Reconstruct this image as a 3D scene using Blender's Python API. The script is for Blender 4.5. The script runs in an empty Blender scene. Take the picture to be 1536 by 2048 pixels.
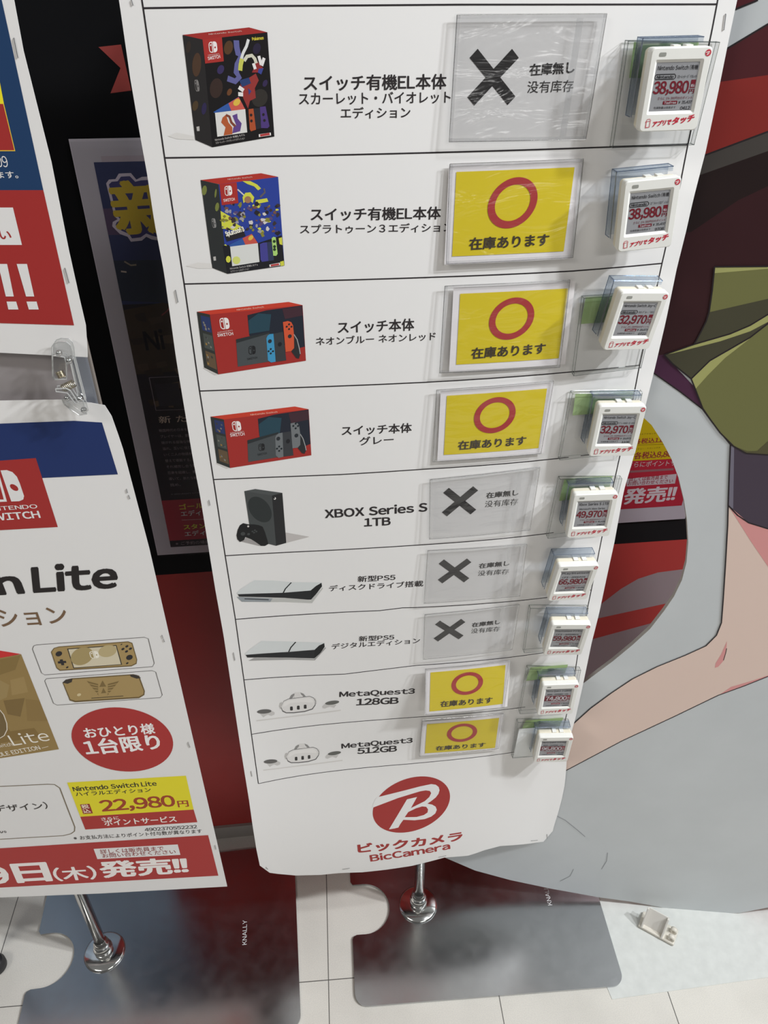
import bpy, bmesh, math, random
from mathutils import Vector, Matrix
random.seed(4)
SC = bpy.context.scene
COL = SC.collection
R = math.radians
# ------------------------------------------------------------------ camera, world, lights, exposure
IW, IH, FPX = 1536, 2048, 1566.0
PITCH, ROLL, CH = R(35.733), R(0.126), 1.52
cam = bpy.data.cameras.new('camera'); camo = bpy.data.objects.new('camera', cam); COL.objects.link(camo)
cam.sensor_fit = 'VERTICAL'; cam.sensor_height = 24.0; cam.lens = FPX / IH * 24.0
cam.clip_start = .02; cam.clip_end = 60
_F = Vector((0, math.cos(PITCH), -math.sin(PITCH))); _U0 = Vector((0, math.sin(PITCH), math.cos(PITCH))); _R0 = Vector((1, 0, 0))
_R = _R0 * math.cos(ROLL) + _U0 * math.sin(ROLL); _U = -_R0 * math.sin(ROLL) + _U0 * math.cos(ROLL)
CAM = Vector((0, 0, CH))
camo.matrix_world = Matrix(((_R.x, _U.x, -_F.x, 0), (_R.y, _U.y, -_F.y, 0), (_R.z, _U.z, -_F.z, CH), (0, 0, 0, 1)))
SC.camera = camo
W = bpy.data.worlds.new('store_air'); SC.world = W; W.use_nodes = True
_nt = W.node_tree; _bg = _nt.nodes['Background']           # bright ceiling overhead, dimmer shop floor around
_tc = _nt.nodes.new('ShaderNodeTexCoord'); _sp = _nt.nodes.new('ShaderNodeSeparateXYZ'); _rp = _nt.nodes.new('ShaderNodeValToRGB')
_nt.links.new(_tc.outputs['Generated'], _sp.inputs[0]); _nt.links.new(_sp.outputs['Z'], _rp.inputs['Fac']); _nt.links.new(_rp.outputs['Color'], _bg.inputs['Color'])
_rp.color_ramp.elements[0].position = 0.0; _rp.color_ramp.elements[0].color = (.085, .082, .078, 1)
_rp.color_ramp.elements[1].position = .75; _rp.color_ramp.elements[1].color = (.26, .258, .25, 1)
_e = _rp.color_ramp.elements.new(.30); _e.color = (.115, .112, .107, 1)
_bg.inputs[1].default_value = 1.0
def lamp(name, loc, target, size, power, col=(1, 1, 1)):
    l = bpy.data.lights.new(name, 'AREA'); l.shape = 'RECTANGLE'; l.size, l.size_y = size; l.energy = power; l.color = col
    o = bpy.data.objects.new(name, l); COL.objects.link(o); o.location = loc
    o.rotation_euler = (Vector(target) - Vector(loc)).to_track_quat('-Z', 'Y').to_euler()
lamp('ceiling_or_fill_lamp', (2.24, -.16, 3.34), (.24, .76, .9), (.15, .15), 94, (.93, .965, 1))
lamp('ceiling_or_fill_lamp', (3.17, -.05, 3.34), (.24, .76, .9), (.15, .15), 160, (.93, .965, 1))
lamp('ceiling_or_fill_lamp', (1.42, .14, 3.34), (.24, .76, .9), (.15, .15), 36, (.93, .965, 1))
lamp('ceiling_or_fill_lamp', (1.6, -2.6, 2.8), (0, .75, .4), (1.4, .2), 36, (1, .985, .96))  # fill lamp added to brighten the poster fronts and the wall between them
lamp('ceiling_or_fill_lamp', (-1.7, -.9, 2.8), (-.2, .75, .4), (1.0, .4), 38, (1, .97, .93))  # added fill from the left, lifts the left posters
SC.view_settings.view_transform = 'Standard'; SC.view_settings.look = 'None'
SC.view_settings.gamma = 1.0; SC.view_settings.use_curve_mapping = False
SC.view_settings.exposure = -0.93
# ------------------------------------------------------------------ helpers
def lin(c):
    c /= 255.0
    return c / 12.92 if c <= .04045 else ((c + .055) / 1.055) ** 2.4
KE = 0.80                                   # printed colours are written as seen on the lit paper
MATS = {}
def ink(rgb, k=KE, rough=.5, spec=.25):
    key = ('ink', rgb, k, rough)
    if key in MATS: return MATS[key]
    m = bpy.data.materials.new('print_%d_%d_%d' % rgb); m.use_nodes = True
    b = m.node_tree.nodes['Principled BSDF']
    b.inputs['Base Color'].default_value = tuple(min(.95, lin(v) / k) for v in rgb) + (1,)
    b.inputs['Roughness'].default_value = rough
    b.inputs['Specular IOR Level'].default_value = spec
    MATS[key] = m
    return m
def pbr(name, rgb, rough=.5, metal=0.0, spec=.5, noise=None, bump=0.0):
    m = bpy.data.materials.new(name); m.use_nodes = True; nt = m.node_tree
    b = nt.nodes['Principled BSDF']
    b.inputs['Base Color'].default_value = tuple(rgb) + (1,); b.inputs['Roughness'].default_value = rough
    b.inputs['Metallic'].default_value = metal; b.inputs['Specular IOR Level'].default_value = spec
    if noise:
        sc, amt = noise
        tc = nt.nodes.new('ShaderNodeTexCoord'); n = nt.nodes.new('ShaderNodeTexNoise'); n.inputs['Scale'].default_value = sc; n.inputs['Detail'].default_value = 5
        nt.links.new(tc.outputs['Object'], n.inputs['Vector'])
        r = nt.nodes.new('ShaderNodeValToRGB')
        r.color_ramp.elements[0].position = .3; r.color_ramp.elements[1].position = .7
        r.color_ramp.elements[0].color = tuple(v * (1 - amt) for v in rgb) + (1,); r.color_ramp.elements[1].color = tuple(min(1, v * (1 + amt)) for v in rgb) + (1,)
        nt.links.new(n.outputs['Fac'], r.inputs['Fac']); nt.links.new(r.outputs['Color'], b.inputs['Base Color'])
        if bump:
            bp = nt.nodes.new('ShaderNodeBump'); bp.inputs['Strength'].default_value = bump; bp.inputs['Distance'].default_value = .002
            nt.links.new(n.outputs['Fac'], bp.inputs['Height']); nt.links.new(bp.outputs['Normal'], b.inputs['Normal'])
    return m
def clear(name, tint, gloss=.08, rough=.08, diff=0.0, dcol=(.9, .9, .9)):
    m = bpy.data.materials.new(name); m.use_nodes = True; nt = m.node_tree; nt.nodes.clear()
    out = nt.nodes.new('ShaderNodeOutputMaterial'); t = nt.nodes.new('ShaderNodeBsdfTransparent'); t.inputs[0].default_value = tuple(tint) + (1,)
    g = nt.nodes.new('ShaderNodeBsdfGlossy'); g.inputs['Roughness'].default_value = rough
    mx = nt.nodes.new('ShaderNodeMixShader'); mx.inputs[0].default_value = gloss
    src = t.outputs[0]
    if diff:
        d = nt.nodes.new('ShaderNodeBsdfDiffuse'); d.inputs[0].default_value = tuple(dcol) + (1,)
        m2 = nt.nodes.new('ShaderNodeMixShader'); m2.inputs[0].default_value = diff
        nt.links.new(t.outputs[0], m2.inputs[1]); nt.links.new(d.outputs[0], m2.inputs[2]); src = m2.outputs[0]
    nt.links.new(src, mx.inputs[1]); nt.links.new(g.outputs[0], mx.inputs[2]); nt.links.new(mx.outputs[0], out.inputs[0])
    return m
def ray(x, y): return _F + _R * ((x - 768) / FPX) + _U * ((1024 - y) / FPX)
def on_floor(x, y, z=0.0):
    d = ray(x, y); return CAM + d * ((z - CH) / d.z)
class Surf:                                  # a sheet standing in the room: origin, right, down, toward-viewer normal, gentle bulge
    def __init__(s, O, U, V, disp=None):
        s.O, s.U, s.V = Vector(O), Vector(U).normalized(), Vector(V).normalized()
        s.N = s.V.cross(s.U).normalized(); s.disp = disp; s.curved = disp is not None
    def at(s, a, b, off=0.0): return s.O + s.U * a + s.V * b + s.N * ((s.disp(a, b) if s.disp else 0) + off)
    def inv(s, p, off=0.0):
        d = ray(*p); dd = 0.0; a = b = 0
        for _ in range(12 if s.disp else 1):
            P = s.O + s.N * (dd + off); k = s.N.dot(P - CAM) / s.N.dot(d); q = CAM + d * k - P
            a, b = q.dot(s.U), q.dot(s.V)
            if s.disp: dd = s.disp(a, b)
        return a, b
class Local:                                 # flat face of a small thing, written in its own metres (x right, y up)
    curved = False
    def at(s, a, b, off=0.0): return Vector((a, b, off))
    def inv(s, p, off=0.0): return p
def finish(name, bm, mats, parent=None, smooth=False):
    me = bpy.data.meshes.new(name); bm.to_mesh(me); bm.free()
    for m in mats: me.materials.append(m)
    if smooth:
        for p in me.polygons: p.use_smooth = True
    o = bpy.data.objects.new(name, me); COL.objects.link(o)
    if parent: adopt(o, parent)
    return o
def adopt(o, parent):
    o.parent = parent; o.matrix_parent_inverse = parent.matrix_basis.inverted() if parent.type == 'EMPTY' and not parent.get('framed') else Matrix()
def tag(o, label=None, cat=None, group=None, kind=None):
    if label: o['label'] = label
    if cat: o['category'] = cat
    if group: o['group'] = group
    if kind: o['kind'] = kind
    return o
def empty(name, loc): 
    o = bpy.data.objects.new(name, None); o.empty_display_size = .03; COL.objects.link(o); o.location = loc
    return o
_TX = {}; _GL = {}
def _raw(ch):
    if ch in _GL: return _GL[ch]
    cu = bpy.data.curves.new('t', 'FONT'); cu.body = ch; cu.resolution_u = 3
    o = bpy.data.objects.new('t', cu); COL.objects.link(o)
    dg = bpy.context.evaluated_depsgraph_get()
    me = bpy.data.meshes.new_from_object(o.evaluated_get(dg))
    _GL[ch] = ([(v.co.x, v.co.y) for v in me.vertices], [tuple(p.vertices) for p in me.polygons])
    bpy.data.objects.remove(o); bpy.data.curves.remove(cu); bpy.data.meshes.remove(me)
    return _GL[ch]
EM = max(v[0] for v in _raw('田田')[0]) - max(v[0] for v in _raw('田')[0])
def glyphs(s):
    """every character from the same sans face; latin letters and figures are set to their own widths"""
    if s in _TX: return _TX[s]
    vs, fs, pen = [], [], 0.0
    for ch in s:
        if ch == ' ': pen += .30 * EM; continue
        k = ord(ch); half = 0x21 <= k < 0x250
        g = _raw('￥' if ch == '¥' else chr(k + 0xFEE0) if k <= 0x7e else ch)
        if not g[0]: pen += .3 * EM; continue
        if half:
            x0 = min(v[0] for v in g[0]); x1 = max(v[0] for v in g[0]); sh = pen - x0 + .045 * EM; adv = x1 - x0 + .09 * EM
            if ch.isdigit():
                adv = .57 * EM; sh = pen + adv / 2 - (x0 + x1) / 2
        else: sh, adv = pen, (EM / 2 if 0xFF61 <= k <= 0xFF9F else EM)
        n = len(vs); vs += [(x + sh, y) for x, y in g[0]]; fs += [tuple(i + n for i in f) for f in g[1]]; pen += adv
    xs = [v[0] for v in vs]; ys = [v[1] for v in vs]
    _TX[s] = (vs, fs, min(xs), max(xs), min(ys), max(ys)); return _TX[s]
def Z(ox, oy, sc, pts): return [(ox + x / sc, oy + y / sc) for x, y in pts]
class Print:                                 # everything printed on one face, gathered into one mesh
    def __init__(s, surf, base=.00015): s.surf, s.bm, s.mats, s.base, s.n = surf, bmesh.new(), [], base, 0
    def mi(s, m):
        if isinstance(m, tuple): m = ink(m)
        if m not in s.mats: s.mats.append(m)
        return s.mats.index(m)
    def off(s, layer): s.n += 1; return s.base + layer * .00005 + (s.n % 40) * 3e-7
    def flat(s, st, m, layer=0):             # polygon in surface metres
        off = s.off(layer); mi = s.mi(m)
        b = bmesh.new(); vs = [b.verts.new((a, c, 0)) for a, c in st]
        try: b.faces.new(vs)
        except ValueError: b.free(); return
        b.normal_update()
        bmesh.ops.triangulate(b, faces=b.faces[:])
        if s.surf.curved:
            for ax in (0, 1):
                lo = min(v.co[ax] for v in b.verts); hi = max(v.co[ax] for v in b.verts); k = math.floor(lo / .03) + 1
                while k * .03 < hi:
                    co = Vector((0, 0, 0)); co[ax] = k * .03; no = Vector((0, 0, 0)); no[ax] = 1
                    bmesh.ops.bisect_plane(b, geom=b.verts[:] + b.edges[:] + b.faces[:], plane_co=co, plane_no=no); k += 1
        mp = {v: s.bm.verts.new(s.surf.at(v.co.x, v.co.y, off)) for v in b.verts}
        for f in b.faces:
            try: g = s.bm.faces.new([mp[v] for v in f.verts]); g.material_index = mi
            except ValueError: pass
        b.free()
    def poly(s, px, m, layer=0): s.flat([s.surf.inv(p) for p in px], m, layer)
    def ell(s, c, A, B, m, layer=0, n=40, hole=None):
        pts = [(c[0] + A[0] * math.cos(q) + B[0] * math.sin(q), c[1] + A[1] * math.cos(q) + B[1] * math.sin(q)) for q in [2 * math.pi * i / n for i in range(n)]]
        if hole is None: s.poly(pts, m, layer); return
        for i in range(n):
            a, b = pts[i], pts[(i + 1) % n]
            f = lambda p: (c[0] + (p[0] - c[0]) * hole, c[1] + (p[1] - c[1]) * hole)
            s.poly([a, b, f(b), f(a)], m, layer)
    def line(s, px, w, m, layer=0, raw=False, closed=False):
        st = px if raw else [s.surf.inv(p) for p in px]
        if closed: st = list(st) + [st[0]]
        pts = []
        for i in range(len(st) - 1):
            (a, b), (c, d) = st[i], st[i + 1]; n = max(1, int(math.hypot(c - a, d - b) / .03)) if s.surf.curved else 1
            pts += [(a + (c - a) * j / n, b + (d - b) * j / n) for j in range(n)]
        pts.append(st[-1]); off = s.off(layer); mi = s.mi(m); L = []
        for i, p in enumerate(pts):
            q = pts[min(i + 1, len(pts) - 1)]; o = pts[max(i - 1, 0)]
            dx, dy = q[0] - o[0], q[1] - o[1]; l = math.hypot(dx, dy) or 1
            nx, ny = -dy / l * w / 2, dx / l * w / 2
            L.append((s.bm.verts.new(s.surf.at(p[0] + nx, p[1] + ny, off)), s.bm.verts.new(s.surf.at(p[0] - nx, p[1] - ny, off))))
        for a, b in zip(L, L[1:]):
            f = s.bm.faces.new((a[0], a[1], b[1], b[0])); f.material_index = mi
    def text(s, txt, BL, BR, h, m=(46, 42, 42), bold=.0, layer=1, shear=0.0, TL=None):
        """lettering whose ink spans BL-BR along its foot and is h tall (or reaches TL)"""
        vs, fs, x0, x1, y0, y1 = glyphs(txt)
        a = Vector(s.surf.inv(BL)); b = Vector(s.surf.inv(BR)); ex = b - a
        if TL is not None: ey = Vector(s.surf.inv(TL)) - a
        elif isinstance(s.surf, Local): ey = Vector((-ex.y, ex.x)).normalized() * h
        else:
            sgn = ex.normalized(); up = Vector((sgn.y, -sgn.x))
            probe = Vector(s.surf.inv((BL[0], BL[1] - h))) - a; ey = up * abs(probe.dot(up))
        ey = ey + ex.normalized() * shear * ey.length
        mi = s.mi(m); w, hh = x1 - x0, y1 - y0
        offs = [(0, 0)] if not bold else [(bold * math.cos(q), bold * math.sin(q)) for q in [math.pi / 4 + i * math.pi / 2 for i in range(4)]] + [(bold, 0), (-bold, 0)]
        for dx, dy in offs:
            off = s.off(layer); V = []
            for x, y in vs:
                p = a + ex * ((x - x0 + dx) / w) + ey * ((y - y0 + dy) / hh); V.append(s.bm.verts.new(s.surf.at(p.x, p.y, off)))
            for f in fs:
                try: g = s.bm.faces.new([V[i] for i in f]); g.material_index = mi
                except ValueError: pass
    def logo(s, BL, BR, TL, m=(222, 215, 212), bg=(150, 45, 42), layer=2):      # two rounded halves, one open, one filled
        f = lambda u, v: (BL[0] + (BR[0] - BL[0]) * u + (TL[0] - BL[0]) * v, BL[1] + (BR[1] - BL[1]) * u + (TL[1] - BL[1]) * v)
        def half(x0, x1, left, e=0):
            r = .30 - e; c = []
            ya, yb = e, 1 - e
            if left:
                c = [f(x1, yb)] + [f(x0 + r - r * math.sin(q), yb - r + r * math.cos(q)) for q in [i * math.pi / 12 for i in range(7)]] + [f(x0 + r - r * math.cos(q), ya + r - r * math.sin(q)) for q in [i * math.pi / 12 for i in range(7)]] + [f(x1, ya)]
            else:
                c = [f(x0, ya)] + [f(x1 - r + r * math.sin(q), ya + r - r * math.cos(q)) for q in [i * math.pi / 12 for i in range(7)]] + [f(x1 - r + r * math.cos(q), yb - r + r * math.sin(q)) for q in [i * math.pi / 12 for i in range(7)]] + [f(x0, yb)]
            return c
        s.poly(half(0, .47, True), m, layer); s.poly(half(.09, .38, True, .09), bg, layer + 1); s.poly(half(.53, 1, False), m, layer)
        for (u, v), c in (((.24, .70), m), ((.76, .45), bg)):
            s.poly([f(u + .085 * math.cos(q), v + .085 * math.sin(q)) for q in [i * math.pi / 8 for i in range(16)]], c, layer + 2)
    def build(s, name, parent=None): return finish(name, s.bm, s.mats, parent)
def box_bm(bm, lo, hi, M=None, mi=0, bevel=0.0):
    b = bmesh.new(); bmesh.ops.create_cube(b, size=1)
    for v in b.verts: v.co = Vector([lo[i] + (v.co[i] + .5) * (hi[i] - lo[i]) for i in range(3)])
    if bevel: bmesh.ops.bevel(b, geom=b.edges[:], offset=bevel, segments=2, profile=.6, affect='EDGES')
    mp = {v: bm.verts.new(M @ v.co if M else v.co) for v in b.verts}
    for f in b.faces:
        g = bm.faces.new([mp[v] for v in f.verts]); g.material_index = mi
    b.free()
def box(name, lo, hi, m, parent=None, M=None, bevel=0.0):
    bm = bmesh.new(); box_bm(bm, lo, hi, M, 0, bevel); return finish(name, bm, [m], parent)
def lathe(name, prof, m, parent=None, M=None, n=40):
    bm = bmesh.new(); rings = []
    for r, z in prof:
        rings.append([bm.verts.new((M or Matrix()) @ Vector((r * math.cos(2 * math.pi * i / n), r * math.sin(2 * math.pi * i / n), z))) for i in range(n)])
    for a, b in zip(rings, rings[1:]):
        for i in range(n): bm.faces.new((a[i], a[(i + 1) % n], b[(i + 1) % n], b[i]))
    if prof[0][0] > 1e-5: bm.faces.new(rings[0][::-1])
    if prof[-1][0] > 1e-5: bm.faces.new(rings[-1])
    bmesh.ops.recalc_face_normals(bm, faces=bm.faces[:])
    return finish(name, bm, [m], parent, True)
def tube_bm(bm, pts, r, n=8, mi=0):
    prev = None
    for i, p in enumerate(pts):
        p = Vector(p); d = (Vector(pts[min(i + 1, len(pts) - 1)]) - Vector(pts[max(i - 1, 0)])).normalized()
        a = d.orthogonal().normalized() if prev is None else (pa - d * pa.dot(d)).normalized()
        pa = a; b = d.cross(a)
        ring = [bm.verts.new(p + (a * math.cos(2 * math.pi * k / n) + b * math.sin(2 * math.pi * k / n)) * r) for k in range(n)]
        if prev:
            for k in range(n):
                f = bm.faces.new((prev[k], prev[(k + 1) % n], ring[(k + 1) % n], ring[k])); f.material_index = mi
        else: bm.faces.new(ring[::-1])
        prev = ring
    bm.faces.new(prev)
def slab(name, surf, st, thick, m, parent=None, edge=None):
    """a board cut to an outline on a surface; its front lies in the surface"""
    bm = bmesh.new(); f = bmesh.new()
    fr = [bm.verts.new(surf.at(a, b, 0)) for a, b in st]; bk = [bm.verts.new(surf.at(a, b, -thick)) for a, b in st]
    a = bm.faces.new(fr); b = bm.faces.new(bk[::-1]); n = len(st)
    for i in range(n):
        g = bm.faces.new((fr[i], bk[i], bk[(i + 1) % n], fr[(i + 1) % n])); g.material_index = 1 if edge else 0
    bm.normal_update(); bmesh.ops.triangulate(bm, faces=[a, b]); bmesh.ops.recalc_face_normals(bm, faces=bm.faces[:]); f.free()
    return finish(name, bm, [m] + ([edge] if edge else []), parent)
# ------------------------------------------------------------------ setting: floor, wall, baseboard
def floor_material():
    m = bpy.data.materials.new('speckled_floor_tiles'); m.use_nodes = True; nt = m.node_tree; b = nt.nodes['Principled BSDF']
    tc = nt.nodes.new('ShaderNodeTexCoord'); mp = nt.nodes.new('ShaderNodeMapping'); mp.vector_type = 'TEXTURE'
    mp.inputs['Location'].default_value = (-.0989, .6576, 0); mp.inputs['Rotation'].default_value = (0, 0, R(4.6))
    nt.links.new(tc.outputs['Object'], mp.inputs['Vector'])
    br = nt.nodes.new('ShaderNodeTexBrick'); br.offset = 0; br.squash = 1
    for k, v in (('Scale', 1), ('Mortar Size', .0009), ('Mortar Smooth', .2), ('Brick Width', .3035), ('Row Height', .3035), ('Bias', 0)): br.inputs[k].default_value = v
    br.inputs['Color1'].default_value = (.66, .63, .575, 1); br.inputs['Color2'].default_value = (.69, .66, .60, 1); br.inputs['Mortar'].default_value = (.12, .11, .10, 1)
    nt.links.new(mp.outputs[0], br.inputs['Vector'])
    n = nt.nodes.new('ShaderNodeTexNoise'); n.inputs['Scale'].default_value = 700; n.inputs['Detail'].default_value = 3
    nt.links.new(tc.outputs['Object'], n.inputs['Vector'])
    r = nt.nodes.new('ShaderNodeValToRGB'); r.color_ramp.elements[0].position = .35; r.color_ramp.elements[0].color = (.90, .90, .905, 1); r.color_ramp.elements[1].position = .6; r.color_ramp.elements[1].color = (1.03, 1.03, 1.02, 1)
    nt.links.new(n.outputs['Fac'], r.inputs['Fac'])
    n2 = nt.nodes.new('ShaderNodeTexNoise'); n2.inputs['Scale'].default_value = 9; n2.inputs['Detail'].default_value = 6; nt.links.new(tc.outputs['Object'], n2.inputs['Vector'])
    r2 = nt.nodes.new('ShaderNodeValToRGB'); r2.color_ramp.elements[0].position = .3; r2.color_ramp.elements[0].color = (.9, .9, .9, 1); r2.color_ramp.elements[1].position = .62; r2.color_ramp.elements[1].color = (1, 1, 1, 1)
    nt.links.new(n2.outputs['Fac'], r2.inputs['Fac'])
    m1 = nt.nodes.new('ShaderNodeMixRGB'); m1.blend_type = 'MULTIPLY'; m1.inputs[0].default_value = 1
    m2 = nt.nodes.new('ShaderNodeMixRGB'); m2.blend_type = 'MULTIPLY'; m2.inputs[0].default_value = 1
    nt.links.new(br.outputs['Color'], m1.inputs[1]); nt.links.new(r.outputs['Color'], m1.inputs[2]); nt.links.new(m1.outputs[0], m2.inputs[1]); nt.links.new(r2.outputs['Color'], m2.inputs[2])
    nt.links.new(m2.outputs[0], b.inputs['Base Color']); b.inputs['Roughness'].default_value = .38; b.inputs['Specular IOR Level'].default_value = .3
    return m
tag(box('floor', (-2.2, -1.6, -.06), (2.4, 1.35, 0), floor_material()), kind='structure')
WA = R(6.3); WALL = Surf((-.344, .941, CH), (math.cos(WA), math.sin(WA), 0), (0, 0, -1))
zb = WALL.inv((313, 1153))[1]; zb = (zb + WALL.inv((1376, 1076))[1]) / 2
RED = (.44, .040, .034); BLACK = pbr('wall_black_paint', (.006, .006, .007), .6, 0, .2); WRED = pbr('wall_red_paint', RED, .5, noise=(6, .08))
bm = bmesh.new()
for t0, t1, mi in ((-1.2, zb, 0), (zb, CH + .0, 1)):
    c = [WALL.at(s_, t_, o) for o in (0, -.05) for s_, t_ in ((-1.9, t0), (2.6, t0), (2.6, t1), (-1.9, t1))]
    v = [bm.verts.new(p) for p in c]
    for q in ((0, 1, 2, 3), (7, 6, 5, 4), (0, 4, 5, 1), (1, 5, 6, 2), (2, 6, 7, 3), (3, 7, 4, 0)):
        f = bm.faces.new([v[i] for i in q]); f.material_index = mi
bmesh.ops.recalc_face_normals(bm, faces=bm.faces[:])
wall = tag(finish('wall_back', bm, [BLACK, WRED]), kind='structure')
pr = Print(WALL)
GREY = pbr('wall_shaded_white_print', (.32, .26, .27), .5); RIB = pbr('wall_ribbon_red', (.42, .07, .06), .5)  # GREY: white wall shapes with their shade put into the colour
pr.poly([(197, 94), (242, 89), (262.5, 181), (221, 186.5), (241, 136)], RIB)
pr.poly(Z(1100, 800, 3.523, [(330, 1460), (500, 1330), (620, 1260), (760, 1215), (930, 1193), (1000, 1188), (1000, 1395), (810, 1435), (240, 1560)]), GREY)
pr.poly(Z(1100, 800, 3.523, [(200, 1712), (740, 1565), (1000, 1500), (1000, 1900), (60, 2100), (60, 1745)]), GREY)
pr.build('wall_graphic', wall)
zbase = CH - WALL.inv((440, 1651))[1]
bm = bmesh.new()
c = [WALL.at(s_, t_, o) for o in (.006, 0) for s_, t_ in ((-1.9, CH - zbase), (2.6, CH - zbase), (2.6, CH), (-1.9, CH))]
v = [bm.verts.new(p) for p in c]
for q in ((0, 1, 2, 3), (7, 6, 5, 4), (0, 4, 5, 1), (1, 5, 6, 2), (2, 6, 7, 3), (3, 7, 4, 0)): bm.faces.new([v[i] for i in q])
bmesh.ops.recalc_face_normals(bm, faces=bm.faces[:])
tag(finish('baseboard_back', bm, [pbr('baseboard_grey', (.36, .33, .30), .6)]), kind='structure')
# white floor sheet under the cutout
p0, p1 = on_floor(1224, 1999), on_floor(1536, 1955); ux = (p1 - p0).normalized(); uy = Vector((-ux.y, ux.x, 0))
bm = bmesh.new(); c = [p0, p0 + ux * .9, p0 + ux * .9 + uy * .33, p0 + uy * .33 - ux * .03]
lo = [bm.verts.new(Vector((p.x, p.y, 0))) for p in c]; hi = [bm.verts.new(Vector((p.x, p.y, .0008))) for p in c]
bm.faces.new(hi)
for i in range(4): bm.faces.new((lo[i], lo[(i + 1) % 4], hi[(i + 1) % 4], hi[i]))
sheet_m = pbr('scuffed_white_vinyl', (.60, .61, .58), .5, noise=(55, .05))
tag(finish('floor_sheet', bm, [sheet_m]), 'scuffed white vinyl sheet taped to the floor under the cartoon cutout', 'floor sheet')
# ------------------------------------------------------------------ posters on the wall behind
SLV = clear('wall_sleeve_plastic', (.62, .60, .63), .05, .25, .18, (.62, .56, .6))
WPAPER = pbr('wall_poster_paper', (.62, .57, .58), .5)
def wallpix(pr, pts, m, l=0): pr.poly(pts, m, l)
def wink(rgb, k=.24): return ink(rgb, k)
st = [WALL.inv(p) for p in ((138, 277), (318, 1108))]
s0 = st[0][0]; t0, t1 = st[0][1], st[1][1]; s1 = s0 + .54
WP = Surf(WALL.at(0, 0, .003), WALL.U, WALL.V)
bm = bmesh.new(); bm.faces.new([bm.verts.new(WP.at(a, b)) for a, b in ((s0, t0), (s1, t0), (s1, t1), (s0, t1))])
gp = tag(finish('game_poster', bm, [pbr('poster_backing_mauve', (.74, .68, .74), .4, 0, .3)]), 'dark game poster in a grey plastic sleeve on the black wall', 'poster')
pr = Print(WP)
g = Z(130, 270, 4.55, [(190, 195), (720, 182)])
a0 = WP.inv(g[0]); sb = s0 + .031; tb_ = t1 - .022
pr.flat([(sb, a0[1]), (s1 - .03, a0[1]), (s1 - .03, tb_), (sb, tb_)], wink((112, 103, 108)), 0)
i0 = WP.inv(Z(130, 270, 4.55, [(262, 248)])[0]); si, ti = i0; sr_ = s1 - .045; tbi = WP.inv(Z(230, 700, 4.267, [(515, 1680)])[0])[1]
pr.flat([(si, ti), (sr_, ti), (sr_, ti + .17), (si, ti + .17)], wink((36, 39, 60)), 1)
pr.flat([(si, ti + .05), (sr_, ti + .04), (sr_, ti + .085), (si, ti + .08)], wink((56, 46, 62)), 2)
pr.flat([(si, ti + .11), (sr_, ti + .12), (sr_, ti + .2), (si, ti + .16)], wink((33, 36, 45)), 2)
pr.flat([(si, ti + .165), (sr_, ti + .165), (sr_, tbi), (si, tbi)], wink((29, 26, 29)), 2)
pr.flat([(si, ti + .172), (si + .05, ti + .164), (si + .09, ti + .18), (si + .2, ti + .17), (si + .22, ti + .25), (si, ti + .26)], wink((42, 35, 30)), 3)
for q in range(16):                         # blurred hillside and rooftops of the printed scene
    a = si + random.uniform(0, .12); b = ti + random.uniform(.17, .31); w_ = random.uniform(.008, .03)
    pr.flat([(a, b), (a + w_, b - .003), (a + w_ * 1.1, b + random.uniform(.003, .012)), (a + .003, b + .008)], wink(random.choice([(48, 40, 34), (36, 30, 28), (58, 48, 40), (44, 32, 32)])), 4)
pr.line(Z(130, 270, 4.55, [(510, 1240), (560, 1246)]), .002, wink((110, 100, 95)), 5)
pr.line(Z(130, 270, 4.55, [(540, 1150), (600, 1185), (650, 1180)]), .002, wink((85, 78, 70)), 5)
pr.line(Z(130, 270, 4.55, [(880, 1640), (930, 1600), (960, 1560)]), .0015, wink((90, 45, 45)), 5)
# big headline character with a white cloud outline
cloud = Z(130, 270, 4.55, [(375, 440), (400, 405), (460, 400), (490, 350), (600, 345), (650, 405), (700, 380), (900, 370), (1000, 600), (1000, 900), (860, 960), (790, 950), (740, 925), (700, 960), (600, 970), (570, 925), (500, 900), (430, 830), (435, 790), (480, 765), (450, 740), (400, 540)])
pr.poly(cloud, wink((128, 120, 128)), 6)
cx = sum(p[0] for p in cloud) / len(cloud); cy = sum(p[1] for p in cloud) / len(cloud)
pr.poly(Z(130, 270, 4.55, [(400, 450), (425, 425), (480, 420), (510, 378), (590, 374), (640, 425), (690, 412), (880, 400), (960, 600), (960, 880), (850, 930), (790, 915), (740, 895), (690, 930), (610, 940), (585, 900), (515, 870), (460, 820), (470, 795), (510, 770), (470, 730), (425, 540)]), wink((44, 42, 70)), 7)
pr.text('新', Z(130, 270, 4.55, [(500, 908)])[0], Z(130, 270, 4.55, [(1110, 870)])[0], 480 / 4.55, wink((176, 150, 56), .5), .035, 8)
zz = lambda x, y: (230 + x / 4.267, 700 + y / 4.267)
pr.text('Ni', zz(270, 0), zz(430, -10), 40, wink((19, 17, 20)), .02, 5)
pr.line([zz(292, 235), zz(560, 224), zz(625, 505), zz(350, 514)], .0008, wink((88, 80, 86)), 5, closed=True)
pr.poly([zz(335, 290), zz(540, 280), zz(570, 470), zz(380, 480)], wink((34, 31, 36)), 5)
pr.text('新 た な', zz(380, 625), zz(760, 605), 14, wink((120, 108, 100)), .01, 5)
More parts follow.
